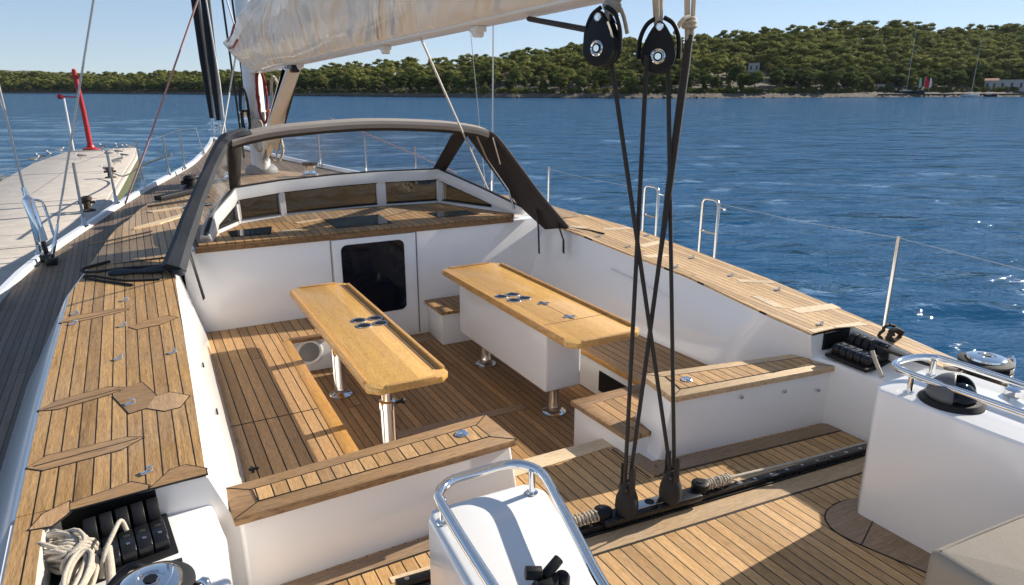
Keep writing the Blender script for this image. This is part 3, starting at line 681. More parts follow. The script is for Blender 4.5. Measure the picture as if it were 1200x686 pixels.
def topsheet(xo, xi, z0=.0, th=.006):
    pass
def teak_sheet(name, m, ys_, fo, fi, off=.004, edge=.012):
    b = MB(); b.loft([[(fo(y), y, D(y) - edge), (fo(y), y, D(y) + off), (fi(y), y, D(y) + off), (fi(y), y, D(y) - edge)] for y in ys_]); return b.build(name, m, yacht, smooth=20)
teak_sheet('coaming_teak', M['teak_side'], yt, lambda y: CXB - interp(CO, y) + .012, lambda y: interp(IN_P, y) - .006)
IN_S = [(2.66, 3.57), (3.0, 3.577), (3.54, 3.62), (3.85, 3.65), (4.5, 3.61), (5.34, 3.575), (6.0, 3.53)]
yS = [2.66, 3.0, 3.3, 3.6, 3.9, 4.5, 5.25, 5.95]
def cs_star(y):
    xo, xi = CXB + interp(COS, y), interp(IN_S, y); xb = interp([(2.66, 3.68), (2.95, 3.60), (3.3, 3.45), (4.1, 3.40), (5.9, 3.36)], y); d = D(y); s = SZ(y)
    return [(xo + (d - s) * .55 + .02, y, s - .1), (xo + (d - s) * .55, y, s), (xo + .008, y, d - .012), (xo - .012, y, d), (xi + .02, y, d), (xi, y, d - .02), (xi + (xb - xi) * .9, y, .37), (xb, y, .30), (xb, y, -.02), (xo, y, -.02)]
b = MB(); b.loft([cs_star(y) for y in yS]); b.build('starboard_coaming', M['gel'], yacht, smooth=35)
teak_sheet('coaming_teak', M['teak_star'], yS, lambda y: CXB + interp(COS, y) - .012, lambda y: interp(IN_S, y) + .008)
# outboard strips carrying on aft beside the winch pods
ya = [-2.5, 0, 1.0, 1.7, 2.0, 2.3, 2.662]
b = MB(); b.loft([[(CXB - interp(CO, y) - .14, y, SZ(y) - .1), (CXB - interp(CO, y), y, D(y)), (CXB - interp(CO, y) + .105, y, D(y)), (CXB - interp(CO, y) + .13, y, .3)] for y in ya]); b.build('port_coaming', M['gel'], yacht, smooth=35)
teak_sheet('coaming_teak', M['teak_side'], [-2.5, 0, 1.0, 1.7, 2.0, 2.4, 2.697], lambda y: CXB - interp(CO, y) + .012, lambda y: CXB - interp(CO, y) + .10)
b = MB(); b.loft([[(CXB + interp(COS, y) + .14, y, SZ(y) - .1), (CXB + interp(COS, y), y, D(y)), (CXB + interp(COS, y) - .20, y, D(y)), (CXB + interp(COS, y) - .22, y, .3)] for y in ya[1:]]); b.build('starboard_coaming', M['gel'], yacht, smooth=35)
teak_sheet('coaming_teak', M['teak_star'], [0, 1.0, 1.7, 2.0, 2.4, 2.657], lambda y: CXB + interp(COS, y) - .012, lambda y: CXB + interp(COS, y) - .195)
# winch pods (white islands aft of the teak)
PZ = .64
b = MB(); b.prism([(-.47, 2.72), (.075, 2.72), (.10, 2.45), (.085, 2.2), (.06, 1.2), (.06, -2), (-.47, -2)], .05, lambda x, y: PZ); b.build('winch_pod', M['gel'], yacht, bevel=.02, seg=3)
SPZ = .64
b = MB(); b.prism([(3.60, 2.70), (3.655, 2.50), (3.665, 2.2), (3.70, -1), (4.02, -1), (3.90, 1.2), (4.03, 2.0), (4.10, 2.70)], .05, lambda x, y: .615 + max(0, (x - 3.63)) * .16); b.build('winch_pod', M['gel'], yacht, bevel=.022, seg=4)
b = MB(); b.box(3.69, 4.0, 2.648, 2.664, .655, .768); b.build('tunnel_dark_panel', M['black'], yacht)  # flat black panel stands for the shade inside the clutch opening
b = MB(); b.box(-.43, -.115, 2.690, 2.704, .645, .765); b.build('tunnel_dark_panel', M['black'], yacht)  # port side: dark panel in place of the opening's shade
# -------- cockpit floors
def sheet(name, m, poly, z, th=.02, parent=None):
    b = MB(); b.prism(poly, z - th, z); return b.build(name, m, parent or yacht, smooth=0)
sheet('cockpit_sole', M['teak_sole'], [(.2, 3.0), (3.5, 3.0), (3.5, 5.9), (.2, 5.9)], 0)
for k, pl in enumerate([[(1.25, 4.0), (2.28, 3.97), (2.28, 4.06), (1.25, 4.09)], [(1.3, 5.68), (2.28, 5.66), (2.28, 5.80), (1.3, 5.80)]]): sheet('deck_board', M['board_grey'], pl, .004, .02)
AZ_ = .20  # aft deck outlines below were scaled about the camera up to this level
ad = MB(); ad.prism([(0.173, -2.406), (3.753, -2.406), (3.753, 2.598), (2.791, 2.839), (2.358, 3.003), (1.54, 3.051), (0.192, 2.887)], -.05, AZ_ - .004); ad.build('aft_deck_base', M['gel'], yacht, smooth=0)
sheet('aft_deck', M['teak_aft'], [(0.192, -2.31), (3.724, -2.31), (3.724, 2.56), (2.377, 2.695), (2.348, 2.964), (1.559, 3.003), (1.492, 2.675), (0.192, 2.656)], AZ_)
sheet('threshold_board', M['board_pale'], [(1.559, 2.921), (2.339, 2.945), (2.358, 3.046), (1.54, 3.059)], AZ_ + .005, .10)
sheet('deck_board', M['board_grey'], [(0.192, 2.55), (1.501, 2.57), (1.54, 2.661), (0.192, 2.642)], AZ_ + .004, .006)
sheet('deck_board', M['board_grey'], [(2.31, 2.56), (3.657, 2.425), (3.696, 2.521), (2.377, 2.671)], AZ_ + .004, .006)
sheet('deck_board', M['board_grey'], [(2.281, 2.56), (2.369, 2.671), (2.348, 2.916), (2.252, 2.916)], AZ_ + .0045, .006)
def along(x): return 2.324 - .075 * (x - 1.636)
sheet('deck_board', M['board_pale'], [(.72, along(.72) + .035), (3.69, along(3.69) + .035), (3.69, along(3.69) + .075), (.72, along(.72) + .075)], AZ_ + .004, .006)
sheet('deck_board', M['board_sunlit'], [(.72, along(.72) - .155), (3.69, along(3.69) - .155), (3.69, along(3.69) - .045), (.72, along(.72) - .045)], AZ_ + .004, .006)
b = MB()
for p0, p1 in (((0.192, 2.546), (1.501, 2.565)), ((2.271, 2.555), (3.657, 2.418)), ((2.247, 2.555), (2.247, 2.916)), ((.72, along(.72) - .162), (3.69, along(3.69) - .162))):
    d = Vector((p1[0] - p0[0], p1[1] - p0[1])).normalized(); n = Vector((-d.y, d.x)) * .004
    b.prism([(p0[0] - n.x, p0[1] - n.y), (p1[0] - n.x, p1[1] - n.y), (p1[0] + n.x, p1[1] + n.y), (p0[0] + n.x, p0[1] + n.y)], AZ_ - .005, AZ_ + .0025)
b.build('caulked_seam', M['caulk'], yacht, smooth=0)
# -------- companionway bulkhead, bridge deck
BY = 5.88
b = MB(); b.prism([(.2, BY), (3.60, BY), (3.60, BY + .25), (.2, BY + .25)], -.05, 1.02); b.build('bulkhead', M['gel'], yacht, bevel=.01)
b = MB(); b.prism([(.30, BY - .012), (3.18, BY - .012), (3.40, BY + .35), (3.1, 7.2), (.6, 7.1), (.30, 6.2)], 1.0, 1.045); b.build('bridge_deck_edge', M['teak_dark'], yacht, smooth=0)
sheet('bridge_deck', M['teak_seat'], [(.33, BY + .01), (3.17, BY + .01), (3.36, 6.2), (3.05, 7.05), (.6, 7.0), (.33, 6.2)], 1.06, .018)
# door
door = MB(); door.prism(rrect(1.385, 2.15, .03, .995, .015, 2), 0, .018)
def upright(mb, y):   # prism built in x,z turned upright at plane y, thickness towards -y
    mb.v = [(v[0], y - v[2], v[1]) for v in mb.v]; return mb
dr = upright(door, BY - .001).build('companionway_door', M['gel'], yacht, bevel=.004)
b = MB(); b.prism(rrect(1.455, 2.035, .28, .945, .055), .014, .026); upright(b, BY - .001).build('glass', M['door_glass'], dr)
b = MB()
for x in (1.372, 2.163): b.prism([(x - .005, .02), (x + .005, .02), (x + .005, 1.0), (x - .005, 1.0)], 0, .004)
b.prism([(1.372, .995), (2.163, .995), (2.163, 1.003), (1.372, 1.003)], 0, .004)
upright(b, BY - .001).build('door_groove', M['grey'], dr, smooth=0)
def hatch(poly, z=1.06):
    b = MB(); b.prism(poly, z - .01, z + .006); o = b.build('deck_hatch', M['hatch_glass'], yacht, smooth=0)
    return o
hatch([(1.487, 6.54), (2.03, 6.565), (2.005, 6.06), (1.486, 6.06)]); hatch([(2.50, 6.42), (2.90, 6.36), (2.91, 6.10), (2.50, 6.14)]); hatch([(.61, 6.37), (.985, 6.42), (.92, 6.08), (.60, 6.11)])
for poly in ([(1.20, 6.52), (1.46, 6.60), (1.46, 6.54), (1.22, 6.46)], [(2.93, 6.10), (3.06, 6.06), (3.06, 6.13), (2.94, 6.18)], [(1.0, 6.10), (1.2, 6.14), (1.2, 6.19), (1.0, 6.16)]): sheet('deck_board', M['board_pale'], poly, 1.066, .01)
# -------- windscreen
ws = MB(); pane = []
base = [(.40, 5.98), (.50, 6.35), (.74, 6.76), (1.17, 6.90), (1.7, 6.985), (2.19, 7.02), (2.87, 6.98), (3.10, 6.45), (3.34, 5.93)]
topz = [1.12, 1.24, 1.385, 1.41, 1.425, 1.43, 1.425, 1.28, 1.115]
def wsp(t):   # t in 0..8 along the base
    i = min(int(t), 7); f = t - i; a, c = base[i], base[i + 1]; return Vector((a[0] + (c[0] - a[0]) * f, a[1] + (c[1] - a[1]) * f, 0)), topz[i] + (topz[i + 1] - topz[i]) * f
frame = MB()
def rail(t0, t1, zf0, zf1, th=.035, n=14):
    secs = []
    for k in range(n + 1):
        t = t0 + (t1 - t0) * k / n; p, zt = wsp(t); q, _ = wsp(min(t + .01, 8)); 
        if t > 7.98: q, _ = wsp(8); p2, _ = wsp(7.98); d = (q - p2)
        else: d = q - p
        d.normalize(); nrm = Vector((-d.y, d.x, 0)) * th
        secs.append([p - nrm + Vector((0, 0, zf0(zt))), p + nrm + Vector((0, 0, zf0(zt))), p + nrm + Vector((0, 0, zf1(zt))), p - nrm * .6 + Vector((0, 0, zf1(zt)))])
    return secs
wsn = [0, 1, 2, 3, 4, 5, 6, 7, 8]
frame.loft(rail(0, 8, lambda z: 1.055, lambda z: 1.095, .04, 32))
frame.loft(rail(0, 8, lambda z: max(z - .105, 1.07), lambda z: z, .045, 32))
for t0, t1 in ((1.90, 2.06), (2.93, 3.06), (4.93, 5.10), (5.93, 6.1)): frame.loft(rail(t0, t1, lambda z: 1.06, lambda z: z - .05, .034, 4))
frame.loft(rail(7.3, 8, lambda z: 1.06, lambda z: z - .02, .036, 6)); frame.loft(rail(0, .9, lambda z: 1.06, lambda z: z - .02, .036, 6))
wso = frame.build('windscreen', M['gel'], yacht, bevel=.006)
for t0, t1 in ((.92, 1.92), (2.05, 2.94), (3.05, 4.94), (5.09, 5.94), (6.09, 7.32)):
    b = MB(); b.loft(rail(t0, t1, lambda z: 1.08, lambda z: max(z - .09, 1.085), .004, 12)); b.build('pane', M['tint'], wso, smooth=60)
    b = MB(); b.loft(rail(t0, t1, lambda z: 1.094, lambda z: 1.104, .038, 12)); b.loft(rail(t0, t1, lambda z: max(z - .113, 1.1), lambda z: max(z - .103, 1.11), .044, 12)); b.build('pane_seal', M['rubber'], wso, smooth=60)
b = MB(); b.loft(rail(0, 8, lambda z: z - .004, lambda z: z + .014, .016, 40)); b.build('rubber_strip', M['rubber'], wso)
# -------- teak detail boards, pads and small hardware on the coamings
def dboard(poly, m, off=.0062):
    b = MB(); b.prism(poly, lambda x, y: D(y) + .0, lambda x, y: D(y) + off); return b.build('deck_board', M[m], yacht, smooth=0)
def outline(poly, w=.0055, off=.0046):
    b = MB(); n = len(poly)
    for i in range(n):
        p, q = Vector(poly[i]), Vector(poly[(i + 1) % n]); d = (q - p).normalized(); k = Vector((-d.y, d.x)) * w; p = p - d * w; q = q + d * w
        b.prism([tuple(p - k), tuple(q - k), tuple(q + k), tuple(p + k)], lambda x, y: D(y), lambda x, y: D(y) + off + .0007 * (i % 3))
    return b.build('caulked_seam', M['caulk'], yacht, smooth=0)
mats = ['board_x', 'board_y', 'board_x', 'board_x', 'board_x', 'board_x']
polys = [[(-.56, 3.545), (-.495, 3.619), (-.284, 3.675), (-.21, 3.628), (-.288, 3.579), (-.485, 3.524)], [(-.12, 3.362), (-.084, 3.472), (-.018, 3.488), (.062, 3.412), (.013, 3.31), (-.051, 3.301)], [(-.261, 3.555), (-.21, 3.628), (-.135, 3.656), (-.079, 3.481), (-.12, 3.366), (-.195, 3.343)],
         [(-.549, 4.712), (-.499, 4.804), (-.27, 4.843), (-.186, 4.805), (-.234, 4.765), (-.439, 4.70)], [(-.183, 4.473), (-.084, 4.56), (.024, 4.59), (.08, 4.525), (-.03, 4.441), (-.145, 4.42)], [(-.556, 3.036), (-.495, 3.106), (-.209, 3.124), (-.144, 3.092), (-.233, 3.024), (-.501, 2.992)]]
for i, (p, m) in enumerate(zip(polys, mats)): outline(p); dboard(p, m, .0062 + .0008 * (i == 2))
for i, p in enumerate(polys):
    if i in (0, 5, 3): 
        b = MB(); b.prism([(p[0][0] + .02, p[0][1] - .003), (p[3][0] - .02, p[3][1] - .004), (p[3][0] - .02, p[3][1] + .001), (p[0][0] + .02, p[0][1] + .003)], lambda x, y: D(y), lambda x, y: D(y) + .0072); b.build('caulked_seam', M['caulk'], yacht, smooth=0)
for p, m in (([(-.39, 2.663), (-.393, 2.706), (-.193, 2.756), (-.136, 2.705), (-.14, 2.68)], 'board_x'), ([(-.132, 2.680), (-.053, 2.783), (.002, 2.789), (.07, 2.73), (.07, 2.69)], 'board_x'), ([(-.51, 2.60), (-.476, 2.679), (-.397, 2.722), (-.393, 2.651), (-.445, 2.59)], 'board_y')): outline(p); dboard(p, m)
for p in ([(3.92, 5.41), (4.209, 5.334), (4.19, 5.25), (3.9, 5.33)], [(3.859, 4.76), (4.14, 4.82), (4.16, 4.74), (3.86, 4.68)], [(3.686, 4.489), (3.901, 4.455), (3.90, 4.37), (3.69, 4.40)], [(3.953, 3.672), (4.185, 3.524), (4.16, 3.47), (3.93, 3.60)], [(3.76, 3.334), (3.83, 3.30), (3.80, 3.04), (3.74, 3.10)], [(3.80, 3.03), (4.18, 2.98), (4.16, 2.89), (3.80, 2.94)], [(3.60, 2.715), (3.80, 2.69), (3.80, 2.665), (3.60, 2.665)], [(3.81, 2.69), (4.05, 2.665), (4.05, 2.60), (3.81, 2.66)], [(3.61, 5.6), (3.80, 5.55), (3.79, 5.45), (3.61, 5.5)]): dboard(p, 'board_pale')
for p in ([(-.12, 7.0), (.10, 7.12), (.45, 7.75), (.30, 7.7)], [(.0, 8.35), (.34, 8.50), (.40, 8.38), (.06, 8.24)]):
    b = MB(); b.prism(p, lambda x, y: fore_z(x, y) - .02, lambda x, y: fore_z(x, y) + .012); b.build('deck_board', M['board_pale'], yacht, smooth=0)
b = MB(); b.prism([(.34, 8.50), (.62, 8.58), (.66, 8.34), (.40, 8.28)], lambda x, y: fore_z(x, y) - .02, lambda x, y: fore_z(x, y) + .014); b.build('deck_hatch', M['hatch_glass'], yacht)
def latch(x, y, a=0.3, z=None):
    z = D(y) + .005 if z is None else z; c, s = math.cos(a), math.sin(a); b = MB()
    def T(u, v): return (x + u * c - v * s, y + u * s + v * c)
    b.prism([T(q[0], q[1]) for q in rrect(-.026, .026, -.011, .011, .009, 3)], z, z + .006); b.prism([T(q[0], q[1]) for q in rrect(.002, .024, -.008, .008, .006, 3)], z + .006, z + .022)
    b.build('deck_latch', M['chrome'], yacht, bevel=.002)
for x, y in [(-.477, 4.84), (-.203, 4.984), (-.476, 4.66), (-.217, 4.507), (-.239, 4.007), (.024, 3.976), (-.190, 3.44), (-.138, 2.80)]: latch(x, y, .5)
for x, y in [(4.15, 5.0), (3.70, 5.15), (3.74, 4.75), (4.03, 4.25), (3.72, 4.1), (3.98, 3.75), (4.05, 3.35), (3.75, 2.74)]: latch(x, y, -.3)
def slot(x0, y0, z0):
    b = MB(); b.tube([(x0, y0 - .03, z0), (x0 + .001, y0 + .03, z0 + .002)], .006, 6); b.build('drain_slot', M['rubber'], yacht)
slot(.176, 4.25, .66); slot(.190, 3.72, .58)
def wall_latch(x, y, z):
    b = MB(); b.lathe((x, y, z), [(.034, 0), (.034, -.006), (.026, -.01), (.012, -.007)], 18, axis=(1, 0, 0)); b.build('round_latch', M['chrome'], yacht)
wall_latch(3.555, 4.75, .66); wall_latch(3.548, 4.08, .55)
# seam of a locker lid in the starboard coaming wall
b = MB(); b.tube([(3.538, 4.72, .745), (3.548, 3.9, .68)], .003, 4); b.tube([(3.52, 5.0, .6), (3.538, 4.98, .73)], .003, 4); b.build('locker_seam', M['steel'], yacht)

# ================================================================== COCKPIT FURNITURE
def bench_box(name, label, cat, faces, top, ztop, z0, loc, topm, group=None, inset=.0, thick=.03, bev=.006, frame=None):
    t = thing(name, label, cat, loc, group)
    b = MB(); b.prism(faces, z0, ztop - thick); b.build('base', M['gel'], t, bevel=.008)
    b = MB(); b.prism(top, ztop - thick + .002, ztop); b.build('teak_top', topm, t, bevel=.003, smooth=20)
    return t
# port seat: runs along the port side and turns across the forward bulkhead
t = thing('bench', 'L-shaped teak seat along the port side with a round speaker in its white front', 'seat', (.6, 4.4, 0))
b = MB(); b.prism([(.2, 3.0), (.80, 3.0), (.83, 5.44), (1.24, 5.44), (1.24, 5.88), (.2, 5.88)], 0, .30); b.build('base', M['gel'], t, bevel=.006)
b = MB(); b.prism([(.25, 3.05), (.77, 3.05), (.80, 5.36), (.80, 5.875), (.29, 5.875)], .302, .33); b.build('teak_top', M['teak_seat'], t, smooth=0)
b = MB(); b.prism([(.775, 3.05), (.86, 3.05), (.875, 5.36), (.802, 5.36)], .302, .332); b.build('teak_edge', M['table_edge'], t, bevel=.004)
b = MB(); b.prism([(.805, 5.365), (1.27, 5.36), (1.27, 5.875), (.805, 5.875)], .302, .331); b.build('teak_top', M['teak_seat'], t, smooth=0)
b = MB(); b.prism([(.87, 5.345), (1.28, 5.34), (1.28, 5.40), (.87, 5.40)], .302, .334); b.build('teak_edge', M['teak_dark'], t, bevel=.004)
b = MB(); b.lathe((1.03, 5.44, .175), [(.115, 0), (.115, .012), (.10, .02), (.085, .012), (.085, .006)], 28, axis=(0, -1, 0)); sp = b.build('speaker', M['white_paint'], t)
b = MB(); b.lathe((1.03, 5.434, .175), [(.084, 0), (.06, .004), (.03, .006)], 24, axis=(0, -1, 0)); b.build('speaker_cone', M['grey'], sp)
b = MB(); b.box(.26, .78, 4.02, 4.026, .33, .3322); b.box(.26, .78, 3.30, 3.306, .33, .3322); b.build('lid_seam', M['caulk'], t, smooth=0)
b = MB(); b.box(.30, .315, 3.42, 3.49, .331, .336); b.box(.29, .34, 3.45, 3.465, .331, .338); b.build('hinge', M['blackm'], t, bevel=.002)
# starboard seat
t = thing('bench', 'teak seat along the starboard side behind the boxed table with an open cubby', 'seat', (3.1, 4.2, 0))
b = MB(); b.prism([(2.86, 3.34), (3.46, 2.95), (3.46, 5.48), (2.86, 5.48)], 0, .30); b.build('base', M['gel'], t, bevel=.006)
b = MB(); b.prism([(2.86, 2.83), (3.50, 2.80), (3.48, 5.875), (2.86, 5.875)], .302, .33); b.build('teak_top', M['teak_seat'], t, smooth=0)
b = MB(); b.prism([(2.82, 3.345), (2.858, 3.345), (2.858, 5.48), (2.82, 5.48)], .29, .332); b.build('teak_edge', M['table_edge'], t, bevel=.004)
b = MB(); b.box(2.853, 2.861, 3.50, 3.90, .055, .215); b.build('cubby_dark_panel', M['black'], t, smooth=0)  # black slab stands for the shade inside the open cubby
# seat box beside the door
bench_box('seat_box', 'small white seat box with dark teak lid beside the companionway door', 'seat', [(2.235, 5.48), (2.855, 5.47), (2.855, 5.875), (2.25, 5.875)], [(2.215, 5.445), (2.85, 5.44), (2.85, 5.874), (2.22, 5.874)], .33, 0, (2.5, 5.65, 0), M['teak_sole'])
# step box at the aft end of the starboard seat
t = bench_box('seat_box', 'white seat box with pale teak lid at the foot of the right cross bench', 'seat', [(2.255, 3.335), (2.85, 3.335), (2.85, 2.80), (2.285, 2.80)], [(2.32, 3.26), (2.86, 3.26), (2.86, 2.79), (2.345, 2.79)], .33, 0, (2.5, 3.1, 0), M['teak_seat'])
b = MB(); b.prism([(2.238, 3.36), (2.86, 3.36), (2.86, 3.262), (2.318, 3.262), (2.343, 2.785), (2.265, 2.785)], .302, .333); b.build('teak_edge', M['board_x'], t, bevel=.004)
# the two cross benches
def cross_bench(label, foot, top, inner, zt, loc, lat, seam, framem):
    t = thing('cross_bench', label, 'bench', loc)
    b = MB(); n = len(foot)
    b.hexa([(*p, -.02) for p in foot], [(*p, zt - .035) for p in [(q[0], q[1]) for q in top_in(top, .02)]]); b.build('base', M['gel'], t, bevel=.018, seg=3)
    b = MB(); b.prism(top, zt - .036, zt); b.build('teak_frame', framem, t, bevel=.004)
    b = MB(); b.prism(inner, zt - .01, zt + .003); b.build('slat_panel', M['teak_bench'], t, smooth=0)
    b = MB()
    for i in range(len(inner)):
        p, q = Vector(inner[i]), Vector(inner[(i + 1) % len(inner)]); d = (q - p).normalized(); k = Vector((-d.y, d.x)) * .002
        b.prism([tuple(p - k), tuple(q - k), tuple(q + k), tuple(p + k)], zt - .005, zt + .0036 + .0004 * i)
    for p, q in seam:
        p, q = Vector(p), Vector(q); d = (q - p).normalized(); k = Vector((-d.y, d.x)) * .0018
        b.prism([tuple(p - k), tuple(q - k), tuple(q + k), tuple(p + k)], zt - .005, zt + .002)
    b.build('caulked_seam', M['caulk'], t, smooth=0)
    b = MB(); b.lathe((lat[0], lat[1], zt + .003), [(.036, 0), (.036, .004), (.028, .010), (.026, .006), (.012, .006), (.010, .012)], 20); b.build('round_latch', M['chrome'], t)
    return t
def top_in(top, d):
    c = Vector((sum(p[0] for p in top) / len(top), sum(p[1] for p in top) / len(top))); out = []
    for p in top:
        v = Vector(p) - c; out.append((p[0] - math.copysign(min(d, abs(v.x)), v.x), p[1] - math.copysign(min(d, abs(v.y)), v.y)))
    return out
ZB = .600  # both bench outlines scaled about the camera to this height, baked in
topL = [(0.143, 2.611), (1.455, 2.649), (1.441, 2.963), (0.133, 2.873)]
tL = cross_bench('white cross bench with teak lid on the left, behind the open teak table', [(0.168, 2.658), (1.54, 2.695), (1.482, 2.983), (0.154, 2.887)], topL, [(0.247, 2.697), (1.351, 2.735), (1.341, 2.873), (0.238, 2.801)], ZB, (.85, 2.9, 0), (1.237, 2.82), [((0.143, 2.611), (0.247, 2.697)), ((1.455, 2.649), (1.351, 2.735)), ((0.133, 2.873), (0.238, 2.801)), ((1.441, 2.963), (1.341, 2.873))], M['board_x'])
topR = [(2.449, 2.654), (3.665, 2.519), (3.729, 2.763), (2.506, 2.996)]
tR = cross_bench('white cross bench with teak lid on the right, beside the mainsheet ropes', [(2.382, 2.685), (3.724, 2.541), (3.773, 2.791), (2.377, 3.022)], topR, [(2.568, 2.716), (3.557, 2.602), (3.615, 2.711), (2.611, 2.896)], ZB, (3.2, 2.85, 0), (2.687, 2.797), [((2.449, 2.654), (2.568, 2.716)), ((3.665, 2.519), (3.557, 2.602)), ((2.506, 2.996), (2.611, 2.896)), ((3.729, 2.763), (3.615, 2.711))], M['board_sunlit'])
def snap(t, x, y, z, ax=(0, -1, 0)):
    b = MB(); b.lathe((x, y, z), [(.011, 0), (.011, .004), (.006, .006), (.005, .012)], 12, axis=ax); b.build('snap_stud', M['steel'], t)
for x, z in ((.26, .49), (.72, .485), (1.08, .49), (1.39, .51)): snap(tL, x, 2.655 + .028 * (x - .17), z)
for x, z in ((2.95, .51), (3.28, .49), (3.55, .45)): snap(tR, x, 2.672 - .112 * (x - 2.382), z)
# -------- tables
def table_top(t, x0, x1, y0, y1, z, seam_y=None):
    c = .055
    poly = [(x0, y0 + c), (x0 + c, y0), (x1 - c, y0), (x1, y0 + c), (x1, y1 - c), (x1 - c, y1), (x0 + c, y1), (x0, y1 - c)]
    b = MB(); b.prism(poly, z - .042, z - .004); top = b.build('table_top', M['table'], t, bevel=.006)
    h, w = .012, .028
    segs = [((x0 + .012, y0 + c + .03), (x0 + .012, y1 - c - .03)), ((x1 - .012, y0 + c + .03), (x1 - .012, y1 - c - .03)), ((x0 + c + .02, y0 + .012), (x1 - c - .02, y0 + .012)), ((x0 + c + .02, y1 - .012), (x1 - c - .02, y1 - .012))]
    for p, q in segs:
        b = MB(); xa, xb = sorted((p[0], q[0])); ya_, yb = sorted((p[1], q[1]))
        if xb - xa < .01: lo = [(xa - .014, ya_, z - .037), (xa + .014, ya_, z - .037), (xa + .014, yb, z - .037), (xa - .014, yb, z - .037)]; hi = [(xa - .014, ya_ + .02, z + h), (xa + .010, ya_ + .02, z + h), (xa + .010, yb - .02, z + h), (xa - .014, yb - .02, z + h)]
        else: lo = [(xa, ya_ - .014, z - .037), (xb, ya_ - .014, z - .037), (xb, ya_ + .014, z - .037), (xa, ya_ + .014, z - .037)]; hi = [(xa + .02, ya_ - .014, z + h * .4), (xb - .02, ya_ - .014, z + h * .4), (xb - .02, ya_ + .012, z + h * .4), (xa + .02, ya_ + .012, z + h * .4)]
        b.hexa(lo, hi); b.build('raised_rail', M['table_edge'], t, bevel=.003)
    return top
def cup(t, x, y, z):
    b = MB(); b.lathe((x, y, z - .0035), [(.054, 0), (.054, .004), (.046, .006), (.043, .0035), (.040, .0015), (.01, .0012)], 28); o = b.build('cup_holder', M['chrome'], t)
    b = MB(); b.lathe((x, y, z - .0022), [(.039, 0), (.039, .0018), (.02, .0024)], 20); b.build('cup_shade_disc', M['black'], o)  # black disc stands for the shade inside the cup holder
def leg(t, x, y, ztop, two=False):
    b = MB(); b.lathe((x, y, 0), [(.088, 0), (.088, .012), (.075, .022), (.052, .03), (.050, .06), (.046, .07)] + ([(.046, ztop * .55), (.052, ztop * .555), (.052, ztop * .62), (.034, ztop * .63), (.033, ztop)] if two else [(.046, ztop)]), 24)
    o = b.build('leg', M['chrome'], t)
    if two: b = MB(); b.tube([(x + .04, y, ztop * .585), (x + .09, y, ztop * .585)], .011, 8); b.ell((x + .10, y, ztop * .585), .016, .02, .02, nu=8, nv=6); b.build('clamp_knob', M['black'], o)
ZT = .745
t = thing('cockpit_table', 'long golden teak table on two chrome legs at the left of the cockpit', 'table', (1.13, 4.3, 0))
table_top(t, .90, 1.368, 3.235, 5.41, ZT)
b = MB(); b.box(1.30, 1.325, 3.35, 5.33, ZT - .006, ZT - .0025); b.build('dark_inlay', M['teak_dark'], t, smooth=0)
for x, y in ((1.176, 4.384), (1.293, 4.378), (1.176, 4.262), (1.291, 4.26)): cup(t, x, y, ZT)
leg(t, 1.13, 4.87, ZT - .05); leg(t, 1.14, 3.72, ZT - .05, True)
t = thing('cockpit_table', 'long golden teak table over a white box at the right of the cockpit', 'table', (2.48, 4.35, 0))
table_top(t, 2.195, 2.77, 3.30, 5.42, ZT)
b = MB(); b.box(2.215, 2.75, 3.700, 3.706, ZT - .006, ZT - .003); b.box(2.482, 2.487, 3.71, 4.15, ZT - .006, ZT - .003); b.build('leaf_seam', M['teak_dark'], t, smooth=0)
for x, y in ((2.293, 4.42), (2.398, 4.43), (2.335, 4.29), (2.43, 4.305)): cup(t, x, y, ZT)
for x, y in ((2.487, 4.12), (2.487, 3.77)):
    b = MB(); b.box(x - .045, x + .045, y - .012, y + .012, ZT - .006, ZT + .0005); b.box(x - .012, x + .012, y - .045, y + .045, ZT - .006, ZT + .0010); b.build('hinge', M['steel'], t)
b = MB(); b.prism([(2.30, 3.77), (2.60, 3.77), (2.60, 5.22), (2.29, 5.22)], .20, ZT - .052); b.build('storage_box', M['gel'], t, bevel=.022, seg=3)
leg(t, 2.385, 4.89, .205); leg(t, 2.42, 3.84, .205)

# ================================================================== SPRAYHOOD
hood = thing('sprayhood', 'dark canvas sprayhood with clear windows arched over the companionway', 'sprayhood', (1.83, 6, 1.0))
H = [(.13, 5.45, .99), (.28, 5.64, 1.28), (.45, 5.83, 1.58), (.60, 5.98, 1.80), (.68, 6.03, 1.865), (.85, 6.07, 1.905), (1.17, 6.13, 1.945), (1.85, 6.18, 1.975), (2.5, 6.13, 1.95), (2.85, 6.06, 1.905), (2.98, 6.02, 1.865), (3.06, 5.96, 1.80), (3.2, 5.82, 1.56), (3.36, 5.64, 1.27), (3.53, 5.42, .985)]
def fwd(p, d, dz=0): return (p[0], p[1] + d, p[2] + dz)
# top hem: a padded band over the bow of the frame
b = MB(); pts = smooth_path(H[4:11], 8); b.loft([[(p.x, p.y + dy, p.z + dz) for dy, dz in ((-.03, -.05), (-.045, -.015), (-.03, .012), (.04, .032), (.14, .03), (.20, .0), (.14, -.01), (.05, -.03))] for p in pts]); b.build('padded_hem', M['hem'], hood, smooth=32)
b = MB(); b.loft([[(p.x, p.y + dy, p.z + dz) for dy, dz in ((-.028, -.049), (.05, -.032), (.15, -.014), (.15, -.04), (.02, -.078))] for p in pts]); b.build('hem_lining', M['hood'], hood, smooth=60)
